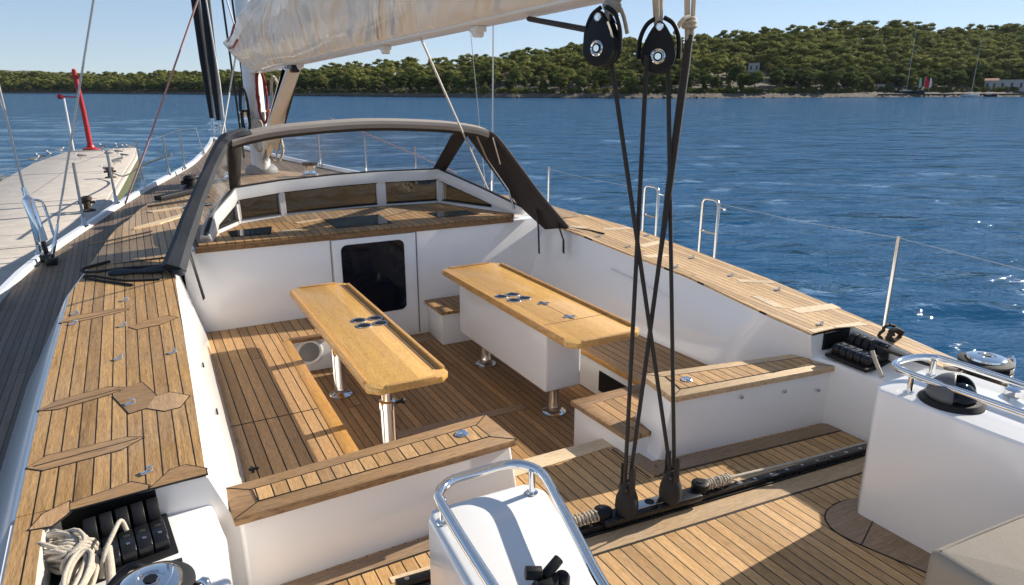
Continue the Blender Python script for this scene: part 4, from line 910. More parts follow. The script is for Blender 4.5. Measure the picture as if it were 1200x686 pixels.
# port leg: the bunched canvas edge
pl = smooth_path(H[:6], 8); n = len(pl); rr = []
b = MB(); b.tube([(p.x - .012, p.y, p.z) for i, p in enumerate(pl)], [.044 + .05 * max(0, 1 - i / (n * .75)) ** 1.6 + .003 * math.sin(i * .9) for i in range(n)], 6, up=(1, 0, 0), flat=.9); b.build('side_canvas', M['hood_shade'], hood, smooth=38)
b = MB(); b.tube(smooth_path([(.16, 5.36, .97), (.12, 5.50, .985), (-.10, 5.58, .975), (-.30, 5.62, .975)], 6), [.03 + .02 * math.sin(k * .5) ** 2 for k in range(19)], 8, flat=.5); b.build('loose_canvas_tail', M['hood_shade'], hood, smooth=80)
b = MB(); b.loft([[tuple(p), (p.x + .02, p.y + .62 * min(1, .55 + i / 40), p.z + .02)] for i, p in enumerate(pl)], closed=False, caps=False); b.build('side_canvas', M['hood'], hood, smooth=80, solid=.008)
# starboard side canvas
sl = smooth_path(H[9:], 8); inner = smooth_path([(2.86, 6.30, 1.88), (2.92, 6.30, 1.79), (3.06, 6.30, 1.61), (3.19, 6.22, 1.40), (3.29, 5.98, 1.16), (3.45, 5.70, .93)], 8)
k = min(len(sl), len(inner)); b = MB(); b.loft([[tuple(sl[i]), tuple((sl[i] * .5 + inner[i] * .5) + Vector((.05, 0, .02)) * math.sin(i / k * 3.1)), tuple(inner[i])] for i in range(k)], closed=False, caps=False); b.build('side_canvas', M['hood'], hood, smooth=80, solid=.01)
b = MB(); b.tube(sl, .022, 8); b.build('frame_bow', M['hood'], hood, smooth=80)
# corner posts, windows
fc, hc = (2.86, 6.97, 1.44), (2.86, 6.30, 1.915)
b = MB(); b.loft([[(2.80, 6.985, 1.44), (2.91, 6.90, 1.42)], [(2.80, 6.33, 1.92), (2.93, 6.27, 1.88)]], closed=False, caps=False); b.build('corner_strip', M['hood'], hood, solid=.012)
b = MB(); b.loft([[(.70, 6.72, 1.385), (.80, 6.82, 1.395)], [(.66, 6.25, 1.87), (.80, 6.32, 1.90)]], closed=False, caps=False); b.build('corner_strip', M['hood'], hood, solid=.012)
b = MB(); q = []
for k_ in range(13):
    f = k_ / 12; x = .78 + (2.82 - .78) * f; ti = np.interp(x, [p[0] for p in base[2:7]], range(2, 7)); p, zt = wsp(float(ti)); hx = np.array(H)[4:11]; yy = np.interp(x, hx[:, 0], hx[:, 1]); zz = np.interp(x, hx[:, 0], hx[:, 2])
    a_, c_ = Vector((p.x, p.y, zt + .012)), Vector((x, yy + .18, zz + .0)); q.append([tuple(a_), tuple((a_ + c_) / 2 + Vector((0, .05, .05))), tuple(c_)])
b.loft(q, closed=False, caps=False); b.build('front_window', M['vinyl'], hood, smooth=80)
b = MB(); b.loft([[(2.91, 6.91, 1.42), (2.92, 6.30, 1.80)], [(3.09, 6.50, 1.295), (3.07, 6.30, 1.60)], [(3.24, 6.16, 1.20), (3.20, 6.20, 1.38)]], closed=False, caps=False); b.build('side_window', M['vinyl'], hood, smooth=80)
b = MB(); b.loft([[(.69, 6.7, 1.38), (.68, 6.26, 1.85)], [(.52, 6.35, 1.25), (.52, 6.10, 1.60)], [(.38, 6.0, 1.13), (.38, 5.96, 1.30)]], closed=False, caps=False); b.build('side_window', M['vinyl'], hood, smooth=80)
# steel frame and straps
b = MB(); b.tube([(2.86, 6.05, 1.88), (3.04, 6.15, 1.60), (3.20, 6.0, 1.30), (3.22, 5.92, 1.12)], .012, 8); b.build('frame_tube', M['steel'], hood, smooth=80)
b = MB(); b.tube([(3.02, 5.98, 1.82), (3.10, 5.98, 1.56)], .012, 8); b.build('frame_tube', M['steel'], hood, smooth=80)
def strap(pts, w=.03):
    b = MB(); b.loft([[(p[0] - w * .3, p[1] - w, p[2]), (p[0] + w * .3, p[1] + w, p[2])] for p in pts], closed=False, caps=False); b.build('strap', M['black'], hood, solid=.004)
strap([(3.36, 5.72, 1.13), (3.37, 5.70, .95), (3.37, 5.68, .70)]); strap([(3.47, 5.50, 1.02), (3.46, 5.38, .88), (3.45, 5.36, .76)]); strap([(3.50, 5.44, .99), (3.60, 5.26, .96)], .014)
strap([(.24, 5.82, 1.12), (.275, 5.80, .9), (.31, 5.72, .66)])
b = MB(); b.tube(smooth_path([(3.52, 5.46, .98), (3.62, 5.56, .955), (3.75, 5.38, .945), (3.80, 5.20, .94)], 5), .011, 6); b.build('loose_strap', M['black'], hood)

# ================================================================== MAST, BOOM, RIGGING
t = thing('mast', 'white mast with coiled lines rising ahead of the sprayhood', 'mast', (1.83, 12.4, 1.0))
b = MB(); b.loft([[(1.83 + .15 * math.cos(a * math.pi / 8), 12.4 + .26 * math.sin(a * math.pi / 8), z) for a in range(16)] for z in (.86, 4, 9, 16)]); b.build('spar', M['white_paint'], t)
b = MB(); b.lathe((1.83, 12.4, .90), [(.27, 0), (.27, .05), (.24, .10), (.19, .14)], 20); b.build('mast_collar', M['grey'], t)
for x, y in ((1.62, 12.15), (2.03, 12.15)):
    b = MB(); b.lathe((x, y, 1.75), [(.09, 0), (.075, .05), (.075, .13), (.10, .16), (.06, .2)], 14); b.build('mast_winch', M['chrome'], t)
def line(pts, r, m, name, label, cat, group=None, n=6):
    b = MB(); b.tube(pts, r, n); return tag(b.build(name, M[m], smooth=80), label, cat, group)
for k, (x, y, lab) in enumerate(((1.25, 11.6, 'chrome deck winch left of the mast foot'), (2.45, 11.5, 'chrome deck winch right of the mast foot'))):
    w_ = thing('deck_winch', lab, 'winch', (x, y, .93), 'winches at the mast foot'); z_ = fore_z(x, y)
    b = MB(); b.lathe((x, y, z_), [(.14, 0), (.14, .03), (.10, .05), (.085, .12), (.10, .17)], 20); b.build('drum', M['chrome'], w_)
    b = MB(); b.lathe((x, y, z_ + .172), [(.12, 0), (.13, .01), (.13, .05), (.09, .06)], 20); b.build('jaws', M['blackm'], w_)
# coils of line hanging on the mast
def coil(c, h, w, m, name, label, loops=7, r=.014, seed=1):
    rg = random.Random(seed); b = MB()
    for k in range(loops):
        ph = rg.uniform(-.25, .25); pts = []
        for j in range(22):
            a = 2 * math.pi * j / 22; pts.append((c[0] + w * math.cos(a) * (1 + .35 * ph) + rg.gauss(0, .006), c[1] + .12 * ph + rg.gauss(0, .01), c[2] + h * math.sin(a) * (1 + .15 * ph) + .03 * ph))
        b.tube(pts, r, 5, closed=True)
    return tag(b.build(name, M[m], smooth=80), label, 'rope')
coil((1.90, 12.05, 2.15), .42, .07, 'redbag', 'rope_coil', 'red brown coil of line hanging on the mast', seed=2)
coil((2.10, 12.0, 2.1), .36, .06, 'rope_pale', 'rope_coil', 'pale coil of line hanging right of the red brown one', seed=3)
coil((1.78, 11.98, 1.55), .26, .09, 'rope_pale', 'rope_coil', 'white bundle of line low on the front of the mast', 9, .016, 5)
coil((2.02, 12.0, 1.35), .24, .12, 'rope_pale', 'rope_coil', 'pale bundle of line lowest on the mast, near its foot', 8, .016, 6)
coil((1.62, 12.1, 1.9), .40, .06, 'rope_dark', 'rope_coil', 'dark coil of line hanging left of the red brown one', seed=4)
b = MB(); b.hexa([(1.74, 11.1, 1.62), (1.96, 11.1, 1.62), (1.96, 11.45, 1.35), (1.74, 11.45, 1.35)], [(1.76, 9.1, 2.50), (1.94, 9.1, 2.50), (1.94, 9.42, 2.54), (1.76, 9.42, 2.54)])
t = thing('boom_vang', 'thick white strut slanting from the mast up to the boom', 'strut', (1.85, 11.2, 1.6)); b.build('strut_body', M['white_paint'], t, bevel=.03)
b = MB(); b.tube([(1.85, 11.25, 1.5), (1.85, 12.2, 1.12)], .07, 10); b.build('lower_rod', M['chrome'], t)
b = MB(); b.box(1.80, 1.90, 9.02, 9.32, 2.46, 2.60); b.build('end_fitting', M['blackm'], t, bevel=.02)
# boom with the sail stowed in its cover
boom = thing('boom', 'long white boom with the mainsail stowed in a glossy pale cover overhead', 'boom', (1.85, 7, 2.6))
def bag_sec(y, rg=random.Random(9)):
    zb = 2.525 + (12.3 - y) * .012; f = max(0, (y - 9.0) / 3.3); tall = (1.45 + .06 * math.sin(y * 1.3)) if y < 7 else interp([(7, 1.5), (9.0, .98), (10.4, .74), (12.0, .56), (12.6, .48), (13, .45)], y); w = .36 + .06 * f + .03 * math.sin(y * 2.1)
    wr_ = lambda k: .035 * noise.noise((k * 1.7, y * 1.6, 2.0)) + .03 * noise.noise((k * 3.7, y * 4.1, 7.0))
    pr = [(-.09, .0), (-.13, .02), (-.22, .18), (-.33, .40), (-.38, .65), (-.36, .95), (-.27, 1.25), (-.10, 1.46), (.10, 1.46), (.27, 1.25), (.36, .95), (.38, .65), (.33, .40), (.22, .18), (.13, .02), (.09, .0)]
    if y >= 9: pr = [(x * (1 if z < .9 else 1.25), z) for x, z in pr]
    return [(1.85 + (x * w / .36 + (wr_(k) if z > .05 else 0)), y, zb + z * tall / 1.46 + (wr_(k + 31) if z > .05 else 0)) for k, (x, z) in enumerate(pr)]
ysb = list(np.arange(-2.5, 11.6, .16)); b = MB(); secs = [bag_sec(y) for y in ysb]
# forward end folds down towards the gooseneck
for k, (dy, sc, dz) in enumerate(((11.75, .96, .02), (12.0, .82, .04), (12.2, .55, .08))):
    s0 = bag_sec(dy); c = Vector((1.85, dy, 3.1)); secs.append([tuple(c + (Vector(p) - c) * sc + Vector((0, 0, dz))) for p in s0])
b.loft(secs); b.build('sail_cover', M['bag'], boom, smooth=70)
b = MB(); b.loft([[(1.85 + x, y, 2.522 + (12.3 - y) * .012 + z) for x, z in ((-.085, -.012), (.085, -.012), (.085, .012), (-.085, .012))] for y in (-2.5, 2.6, 12.2)]); b.build('boom_underside', M['white_paint'], boom, bevel=.005)
for y in (5.55, 3.85, 8.75):
    b = MB(); z = 2.51 + (12.3 - y) * .012; b.box(1.815, 1.885, y - .05, y + .05, z - .035, z); b.lathe((1.82, y, z - .035), [(.03, 0), (.03, .06)], 14, axis=(1, 0, 0)); b.build('boom_fairlead', M['white_paint'], boom, bevel=.006)
for i, (off, dy) in enumerate(((.30, .0), (.52, .4))):
    b = MB(); p = []
    for y in np.arange(10.6, 11.55, .12): s_ = bag_sec(y); q0 = Vector(s_[4]).lerp(Vector(s_[5]), off); p.append((q0.x - .014, q0.y, q0.z + dy * (12 - y) * .3))
    b.tube(p, .016, 6); b.build('red_stripe', M['red'], boom)
# furled headsails at the bow
for nm, y, xt, lab in (('furled_headsail', 20.0, -.10, 'tall black furled headsail, left one of the pair at the bow'), ('furled_headsail', 18.4, .02, 'tall black furled headsail, right one of the pair at the bow')):
    t = thing(nm, lab, 'sail', (1.85, y, 1.1))
    b = MB(); b.tube([(1.85, y, 1.55), (1.85 + xt * .3, y, 3.0), (1.85 + xt, y, 6.5), (1.85 + xt * 2, y, 11)], [.06, .105, .11, .10], 12); b.build('canvas_roll', M['furl'], t)
    b = MB(); b.lathe((1.85, y, 1.12), [(.03, 0), (.03, .1), (.14, .11), (.14, .14), (.06, .15), (.06, .26), (.14, .27), (.14, .30), (.04, .32), (.04, .45)], 16); b.build('furling_drum', M['chrome'], t)
# shrouds and stays, port side
def rod_set(name, label, p0, p1, cyl=None, group=None, r=.011, cr=.036):
    t = thing(name, label, 'rigging', p0); p0, p1 = Vector(p0), Vector(p1); d = (p1 - p0)
    b = MB(); b.tube([tuple(p0 + d * .12), tuple(p1)], r, 6); b.build('wire', M['wire'], t, smooth=80)
    b = MB(); b.tube([tuple(p0 + d * .02), tuple(p0 + d * .03), tuple(p0 + d * .075), tuple(p0 + d * .08), tuple(p0 + d * .13), tuple(p0 + d * .14)], [.014, cr * .7, cr * .7, cr * .5, cr * .5, .012], 10); b.build('turnbuckle', M['chrome'], t, smooth=60)
    b = MB(); b.box(p0.x - .05, p0.x + .05, p0.y - .09, p0.y + .09, p0.z - .05, p0.z + .03); b.tube([tuple(p0), tuple(p0 + d * .025)], .022, 8); b.build('chainplate', M['blackm'], t, bevel=.008)
    return t
t = thing('backstay', 'stay with a long polished steel cylinder at its foot on the port rail', 'rigging', (-1.072, 8.812, 0.524))
b = MB(); b.tube([(-1.11, 8.812, 1.253), (-1.142, 8.812, 2.261), (-1.201, 8.812, 4.555)], .012, 6); b.build('wire', M['wire'], t)
b = MB(); b.lathe((-1.034, 8.812, 0.674), [(.02, 0), (.052, .01), (.052, .47), (.046, .48), (.030, .50), (.026, .52), (.022, .60)], 20, axis=(-.13, 0, 1)); b.build('cylinder', M['chrome'], t, smooth=35)
b = MB(); b.tube(smooth_path([(-0.927, 8.876, 0.696), (-0.965, 8.876, 1.039), (-1.002, 8.865, 1.114), (-1.072, 8.833, 1.124)], 5), .014, 8); b.build('valve_pipe', M['chrome'], t)
b = MB(); b.tube([(-1.034, 8.812, 0.696), (-1.018, 8.812, 0.503)], .026, 10); b.box(-1.075, -.965, 8.70, 8.92, .45, .545); b.build('foot_bracket', M['blackm'], t, bevel=.006)
rod_set('shroud', 'steel shroud with turnbuckle crossing the red post on the pier', (-0.965, 8.63, 0.503), (-0.177, 8.63, 3.15), cr=.03)
line([(-1.36, 9.0, 4.5), (-1.17, 9.0, 2.0)], .004, 'wire', 'thin_wire', 'thin grey wire at the far left against the sky', 'rigging')
rod_set('shroud', 'slim white shroud rising behind the right side of the sprayhood', (4.53, 9.02, .66), (4.62, 9.02, 6.0), cr=.03)
line([(4.45, 9.1, .7), (4.43, 9.05, 1.0), (4.15, 8.9, 3.2)], .005, 'wire', 'thin_wire', 'thin grey wire beside the slim white shroud', 'rigging')
line([(1.85, 4.774, 2.60), (3.69, 7.41, 1.06)], .0085, 'rope_white', 'boom_line', 'white line slanting from the boom to the starboard deck', 'rope')
line([(-.24, 10.55, .78), (.13, 10.55, 1.55), (1.08, 10.55, 3.63)], .012, 'rope_pink', 'pink_line', 'pinkish line slanting up from the port side deck', 'rope')
line([(.90, 11.1, .93), (1.20, 11.35, 1.75), (1.56, 11.5, 2.98), (1.40, 11.5, 3.8)], .012, 'rope_white', 'pale_line', 'pale line from the deck block up past the black headsails', 'rope')
line([(1.60, 15.0, .95), (1.60, 15.0, 2.4), (1.48, 15.0, 5.0)], .014, 'rope_white', 'pale_line', 'pale upright line in front of the right black headsail', 'rope')
for i, (x, lab) in enumerate(((1.72, 'left of three'), (1.88, 'middle of three'), (2.12, 'right of three'))): line([(x, 13.6, 1.05), (x - .12, 13.6, 5.6)], .018, 'rope_dark', 'halyard', 'dark upright halyard, %s left of the mast' % lab, 'rope')
line([(2.62, 10.6, 1.85), (4.05, 9.2, 1.10)], .006, 'rope_pink', 'dark_red_line', 'thin dark red line slanting down right of the white strut', 'rope')

# ================================================================== STANCHIONS, GATES
def stanchion(x, y, z0, z1, lean, label, side):
    t = thing('stanchion', label, 'stanchion', (x, y, z0), side)
    b = MB(); b.tube([(x, y, z0 - .03), (x + lean, y, z1)], .0165, 10); b.build('post', M['steel'], t)
    b = MB(); b.lathe((x, y, z0 - .01), [(.045, 0), (.045, .02), (.026, .03), (.024, .11)], 12); b.build('socket', M['chrome'], t)
    return t
prt = [(-1.09, 8.87, .535, 1.18, -.03, 'closest port stanchion beside the steel shroud'), (-.70, 9.88, .64, 1.41, .0, 'port stanchion standing before the middle of the pier'), (-.35, 10.91, .755, 1.47, -.015, 'port stanchion in front of the gulls'), (.02, 12.13, .81, 1.51, -.01, 'port stanchion crossed by the pinkish line'), (.43, 13.2, .865, 1.53, -.02, 'slim port stanchion right of the pinkish line'), (.72, 13.91, .89, 1.60, .0, 'slim port stanchion fourth from the bow'), (1.24, 16.21, .955, 1.51, -.10, 'most distant leaning port stanchion near the bow')]
for a in prt: stanchion(*a, side='stanchions on the port rail')
stb = [(4.90, 8.02, .47, 1.255, 0, 'starboard stanchion right behind the sprayhood'), (4.98, 3.07, .33, 1.19, -.0, 'closest starboard stanchion by the winch'), (3.09, 13.5, .87, 1.44, 0, 'left of the three starboard stanchions seen through the sprayhood window'), (3.6, 12.19, .81, 1.43, 0, 'middle of the three starboard stanchions seen through the sprayhood window'), (4.02, 10.79, .75, 1.37, 0, 'right of the three starboard stanchions seen through the sprayhood window')]
for a in stb: stanchion(*a, side='stanchions on the starboard rail')
def gate(y0, y1, x, z0, z1, label):
    t = thing('rail_gate', label, 'gate', (x, (y0 + y1) / 2, z0), 'steel gates on the starboard rail')
    b = MB(); pts = [(x, y0, z0 - .04), (x, y0, z1 - .05), (x, y0 + .02, z1 - .012), (x, y0 + .06, z1), (x, y1 - .06, z1), (x, y1 - .02, z1 - .012), (x, y1, z1 - .05), (x, y1, z0 - .04)]
    b.tube(pts, .0165, 10); b.build('hoop', M['steel'], t, smooth=80)
    b = MB(); b.tube([(x, y0, (z0 + z1) / 2 + .02), (x, y1, (z0 + z1) / 2 + .02)], .013, 8); b.build('cross_bar', M['steel'], t)
    b = MB(); b.tube([(x, y0, z1 - .06), (x, y0 - .09, z1 - .07)], .008, 6); b.lathe((x, y0 - .1, z1 - .07), [(.012, 0), (.012, .03)], 8, axis=(0, 1, 0)); b.build('wire_hook', M['chrome'], t)
gate(5.77, 6.0, 4.92, .54, 1.235, 'steel hoop gate on the starboard rail, behind the black mainsheet ropes')
gate(4.88, 5.10, 4.93, .515, 1.215, 'steel hoop gate on the starboard rail, right of the mainsheet ropes')
line([(4.93, 3.04, 1.19), (4.93, 3.95, 1.17), (4.93, 4.87, 1.19)], .0018, 'wire', 'lifeline', 'thin upper lifeline from the right gate to the closest stanchion', 'wire')
line([(4.93, 3.04, 1.19), (4.90, 1.9, 1.13), (4.86, .4, 1.12)], .0018, 'wire', 'lifeline', 'thin lifeline running off to the right from the closest stanchion', 'wire')
line([(4.92, 6.02, 1.20), (4.86, 6.9, 1.20), (4.77, 7.83, 1.25)], .0018, 'wire', 'lifeline', 'thin lifeline from the left gate forward to the sprayhood', 'wire')
line([(-1.11, 8.87, 1.15), (-.70, 9.88, 1.38), (-.36, 10.91, 1.44), (.01, 12.13, 1.48), (.42, 13.2, 1.51), (.72, 13.91, 1.57), (1.18, 16.21, 1.48)], .0018, 'wire', 'lifeline', 'thin lifeline strung along the port stanchions', 'wire')

# ================================================================== DECK GEAR
t = thing('deck_jammer', 'black deck fitting with a lever on the port foredeck ahead of the sprayhood', 'deck fitting', (.4, 9.7, .98))
zf = .985
b = MB(); b.prism([(.10, 9.35), (.18, 9.28), (.70, 9.98), (.62, 10.06)], zf - .02, zf + .035); b.build('track', M['black'], t, bevel=.008)
b = MB(); b.lathe((.56, 10.0, zf), [(.10, 0), (.10, .03), (.06, .06), (.06, .13), (.09, .15), (.05, .19)], 16); b.build('drum', M['black'], t)
b = MB(); b.tube([(.46, 9.95, zf + .1), (.64, 10.06, zf + .16), (.72, 10.12, zf + .13)], .03, 8); b.build('lever', M['black'], t)
line([(.70, 9.1, 1.0), (.3, 8.85, .995), (.02, 8.75, .985)], .014, 'rope_dark', 'dark_line', 'dark line lying on the deck by the black fitting', 'rope')
line(smooth_path([(.06, 5.62, .985), (-.2, 5.72, .975), (-.42, 5.72, .97), (-.47, 5.82, .98), (-.30, 5.95, .99)], 6), .012, 'rope_dark', 'dark_strap', 'dark strap lying on the shaded port deck by the sprayhood foot', 'strap')
line(smooth_path([(.02, 5.35, .955), (-.2, 5.42, .955), (-.40, 5.62, .965), (-.44, 5.58, .965), (-.15, 5.28, .95)], 6), .009, 'rope_dark', 'dark_strap', 'thin dark loop of line below the strap on the port deck', 'strap')
line([(-.46, 6.55, 1.02), (-.1, 6.7, 1.045), (.02, 6.78, 1.05)], .006, 'rope_dark', 'dark_line', 'thin dark cord lying across the sunlit port deck', 'rope')

# traveler
trv = thing('mainsheet_traveler', 'black mainsheet track with two cars set across the aft deck', 'traveler', (2.1, 2.38, AZ_))
dx = Vector((1, -.075, 0)).normalized(); dn = Vector((.075, 1, 0)).normalized()
def tp(u, v, z): p = Vector((1.636, 2.324, 0)) + dx * u * .9624 + dn * v; return (p.x, p.y, z)  # traveler origin and lengths scaled about the camera with the aft deck
def tbox(mb, u0, u1, v0, v1, z0, z1): return mb.hexa([tp(u0, v0, z0), tp(u1, v0, z0), tp(u1, v1, z0), tp(u0, v1, z0)], [tp(u0, v0, z1), tp(u1, v0, z1), tp(u1, v1, z1), tp(u0, v1, z1)])
b = MB(); tbox(b, -.95, 2.155, -.04, .022, AZ_, AZ_ + .012); tbox(b, -.95, 2.155, -.028, .012, AZ_ + .012, AZ_ + .04); b.build('track', M['blackm'], trv, bevel=.004)
for k in range(26):
    u = -.9 + k * .118; p = tp(u, -.008, AZ_ + .04); b = MB(); b.lathe(p, [(.011, 0), (.011, .002), (.004, .0025)], 10); b.build('track_bolt', M['steel'], trv)
for u0, u1, lab in ((.10, .44, 0), (.42, .72, 1)):
    b = MB(); tbox(b, u0, u1 - .012, -.055, .04, AZ_ + .03, AZ_ + .068); c = b.build('car', M['blackm'], trv, bevel=.012)
b = MB(); tbox(b, .28, .50, -.03, .03, AZ_ + .067, AZ_ + .076); b.build('silver_plate', M['steel'], trv, bevel=.003)
b = MB(); b.lathe(tp(.40, .0, AZ_ + .076), [(.026, 0), (.024, .002)], 16); b.build('plate_hole', M['black'], trv)
def whip(u0, u1, v, z, n, label, seed):
    rg = random.Random(seed); b = MB(); pts = []
    for k in range(n * 10):
        a = k * .628; f = k / (n * 10); p = Vector(tp(u0 + (u1 - u0) * f, v, z)); rr = .026 + rg.gauss(0, .0025); pts.append(tuple(p + dn * math.cos(a) * rr + Vector((0, 0, math.sin(a) * rr))))
    b.tube(pts, .0055, 5); b.tube([tp(u0 - .02, v, z - .005), tp(u1 + .02, v, z)], .014, 6); b.tube(smooth_path([pts[-1], tuple(Vector(pts[-1]) + dx * .05 - dn * .03 - Vector((0, 0, .01))), tuple(Vector(pts[-1]) + dx * .08 - dn * .06 - Vector((0, 0, .028)))], 4), .006, 5)
    return tag(b.build('rope_lashing', M['rope_pale'], smooth=80), label, 'rope')
whip(-.13, .10, .015, AZ_ + .07, 11, 'pale whipped lashing left of the traveler cars', 1)
whip(.78, .94, .015, AZ_ + .07, 9, 'pale whipped lashing right of the traveler cars', 2)
for u in (.13, .74):
    b = MB(); b.lathe(tp(u, .015, AZ_ + .062), [(.045, 0), (.045, .03), (.036, .036), (.02, .036), (.02, .04)], 18); b.build('sheave', M['black'], trv)
line([tp(.94, .03, AZ_ + .06), tp(1.5, .035, AZ_ + .035), tp(2.1, .035, AZ_ + .03)], .010, 'rope_pale', 'control_line', 'pale control line running right beside the traveler track', 'rope')

# lower blocks in leather boots
def boot(x, y, z, label):
    t = thing('lower_block', label, 'pulley', (x, y, z), 'booted lower mainsheet blocks on the traveler')
    secs = []
    for k, (r, h, ex) in enumerate(((.052, -.01, 1.0), (.058, .03, 1.0), (.055, .075, .95), (.042, .12, .8), (.030, .15, .7), (.026, .165, .7))):
        secs.append([(x + r * math.cos(a * math.pi / 7) * (1 + .05 * math.sin(3 * a + k)), y + r * ex * math.sin(a * math.pi / 7) * (1 + .05 * math.cos(2 * a + k)), z + h) for a in range(14)])
    b = MB(); b.loft(secs); b.build('leather_boot', M['rubber'], t, smooth=50)
    b = MB(); b.lathe((x - .008, y - .032, z + .125), [(.024, 0), (.024, .064)], 14, axis=(0, 1, 0)); b.build('sheave', M['blackm'], t)
    for s in (-1, 1): b = MB(); b.box(x - .018, x + .018, y + s * .034 - .004, y + s * .034 + .004, z + .10, z + .25); b.build('cheek_strap', M['rope_dark'], t, bevel=.003)
    return t
B1 = Vector((1.877, 2.296, AZ_ + .07)); B2 = Vector((2.137, 2.277, AZ_ + .07))
boot(*B1, 'leather booted lower block, left one of the pair on the traveler'); boot(*B2, 'leather booted lower block, right one of the pair on the traveler')
# upper blocks
def upper_block(c, ang, lean, label, s=1.0):
    t = thing('mainsheet_block', label, 'pulley', c, 'black upper mainsheet blocks')
    ca, sa = math.cos(ang), math.sin(ang); c = Vector(c)
    def T(u, w, h):   # u along sheave axis, w across, h up
        hh = h; ww = w + h * lean; return (c.x + (u * ca - ww * sa) * s, c.y + (u * sa + ww * ca) * s, c.z + hh * s)
    for sg in (-1, 1):
        b = MB(); out = []
        for k in range(29):
            a = 2 * math.pi * k / 28; r = .068
            w = r * math.cos(a); h = r * math.sin(a) - .02
            if h > -.02: h = -.02 + (h + .02) * 1.9; w *= 1 - .42 * ((h + .02) / .13) ** 1.5 if h < .115 else 1
            out.append((w, h))
        out = out[:-1]; hole = []
        b.loft([[T(sg * .020, w, h) for w, h in out], [T(sg * .032, w * .97, h * .98) for w, h in out], [T(sg * .036, w * .8, h * .88) for w, h in out]]); o = b.build('cheek_plate', M['black'], t, smooth=40)
        for (hh, r1) in ((-.022, .031), (.085, .017)):
            b = MB(); ax = Vector(T(1, 0, 0)) - Vector(T(0, 0, 0)); b.lathe(T(sg * .036, 0, hh), [(r1, -.004 * sg), (r1, .003 * sg), (r1 * .86, .006 * sg), (r1 * .72, .002 * sg), (r1 * .45, .002 * sg), (r1 * .42, .005 * sg), (r1 * .12, .005 * sg)], 22, axis=ax); b.build('steel_hub', M['chrome'], t)
            if hh < 0: b = MB(); b.lathe(T(sg * .0385, 0, hh), [(r1 * .66, 0), (r1 * .66, .0012 * sg), (r1 * .5, .0014 * sg)], 20, axis=ax); b.build('hub_ring', M['black'], o)
    b = MB(); ax = Vector(T(1, 0, 0)) - Vector(T(0, 0, 0)); b.lathe(T(-.019 / s * s, 0, -.022), [(.070, 0), (.070, .004), (.058, .019), (.070, .034), (.070, .038)], 26, axis=ax); b.build('sheave', M['rubber'], t)
    for sg in (-1, 1):   # side loops of the shackle frame
        b = MB(); b.tube(smooth_path([T(0, sg * .012, .122), T(0, sg * .050, .098), T(0, sg * .074, .045), T(0, sg * .078, -.03)], 5), .0095, 8); b.build('side_arm', M['black'], t, smooth=80)
    return t
UA = Vector((1.709, 2.40, 2.435)); UB = Vector((2.001, 2.40, 2.41)); UC = Vector((2.165, 2.40, 2.463))
upper_block(UA, R(20), .0, 'black mainsheet block, left one, turned edgewise with a knotted lashing', 1.08)
upper_block(UB, R(47), .0, 'black mainsheet block, middle one, facing with its round steel hub', 1.08)
def lash(c0, c1, label, seed, knot=True, tail=1, nstr=3):
    rg = random.Random(seed); b = MB(); c0, c1 = Vector(c0), Vector(c1); ax = (c1 - c0).normalized(); u = ax.cross(Vector((0, 1, .1))).normalized(); w = ax.cross(u)
    for k in range(nstr):
        a = 2 * math.pi * k / nstr + rg.random(); o = (u * math.cos(a) + w * math.sin(a)) * .012
        b.tube([tuple(c0 + o * .8), tuple(c0.lerp(c1, .5) + o * 1.2), tuple(c1 + o * 1.5)], .0105, 6)
    if knot:
        pts = []
        for k in range(44): a = k * .75; f = k / 44; pts.append(tuple(c0.lerp(c1, .30 + .22 * f) + (u * math.cos(a) + w * math.sin(a)) * (.026 + rg.gauss(0, .004))))
        b.tube(pts, .0085, 6)
        e = Vector(pts[-1]); b.tube(smooth_path([tuple(e), tuple(e + u * tail * .05 + Vector((0, -.01, -.02))), tuple(e + u * tail * .085 + Vector((0, -.01, -.075)))], 5), .0095, 6)
    return tag(b.build('rope_lashing', M['rope_pale'], smooth=80), label, 'rope')
zt = 2.64
lash(UA + Vector((.012, 0, .085)), (1.80, 2.42, zt), 'knotted pale lashing holding the left upper block', 5, tail=-1)
lash(UB + Vector((-.01, 0, .085)), (1.99, 2.42, zt), 'pale lashing holding the middle upper block', 6, knot=False)
lash(UC + Vector((.0, 0, -.01)), (2.17, 2.42, zt), 'knotted pale lashing at the top of the rightmost black mainsheet part', 7, tail=1)
line([(1.85, 3.25, 2.60), (1.70, 2.44, 2.48)], .013, 'rope_dark', 'black_strop', 'black strop from the boom to the left upper block', 'rope')
def sheet_line(a, c, label): return line([a, tuple(Vector(a).lerp(Vector(c), .5)), c], .0098, 'rope_dark', 'mainsheet', label, 'rope', n=8)
def cr(c, du, dz): return (c.x + du, c.y, c.z + dz)
sheet_line(cr(UA, .04, -.04), (B2.x - .008, B2.y, B2.z + .15), 'black mainsheet part from the left upper block to the right lower block')
sheet_line(cr(UB, -.062, -.02), (B1.x - .018, B1.y, B1.z + .15), 'black mainsheet part dropping straight from the middle block to the left lower block')
sheet_line(cr(UB, .052, -.02), (B2.x + .016, B2.y, B2.z + .15), 'black mainsheet part from the right of the middle block to the right lower block')
b = MB(); e_ = Vector((B1.x + .012, B1.y, B1.z + .15)); b.tube([tuple(UC + Vector((0, 0, .015))), tuple(UC.lerp(e_, .05)), tuple(UC.lerp(e_, .3)), tuple(UC.lerp(e_, .45)), tuple(e_)], [.017, .019, .017, .0105, .0098], 8); tag(b.build('mainsheet', M['rope_dark'], smooth=80), 'thick black mainsheet part hanging from the right lashing to the left lower block', 'rope')

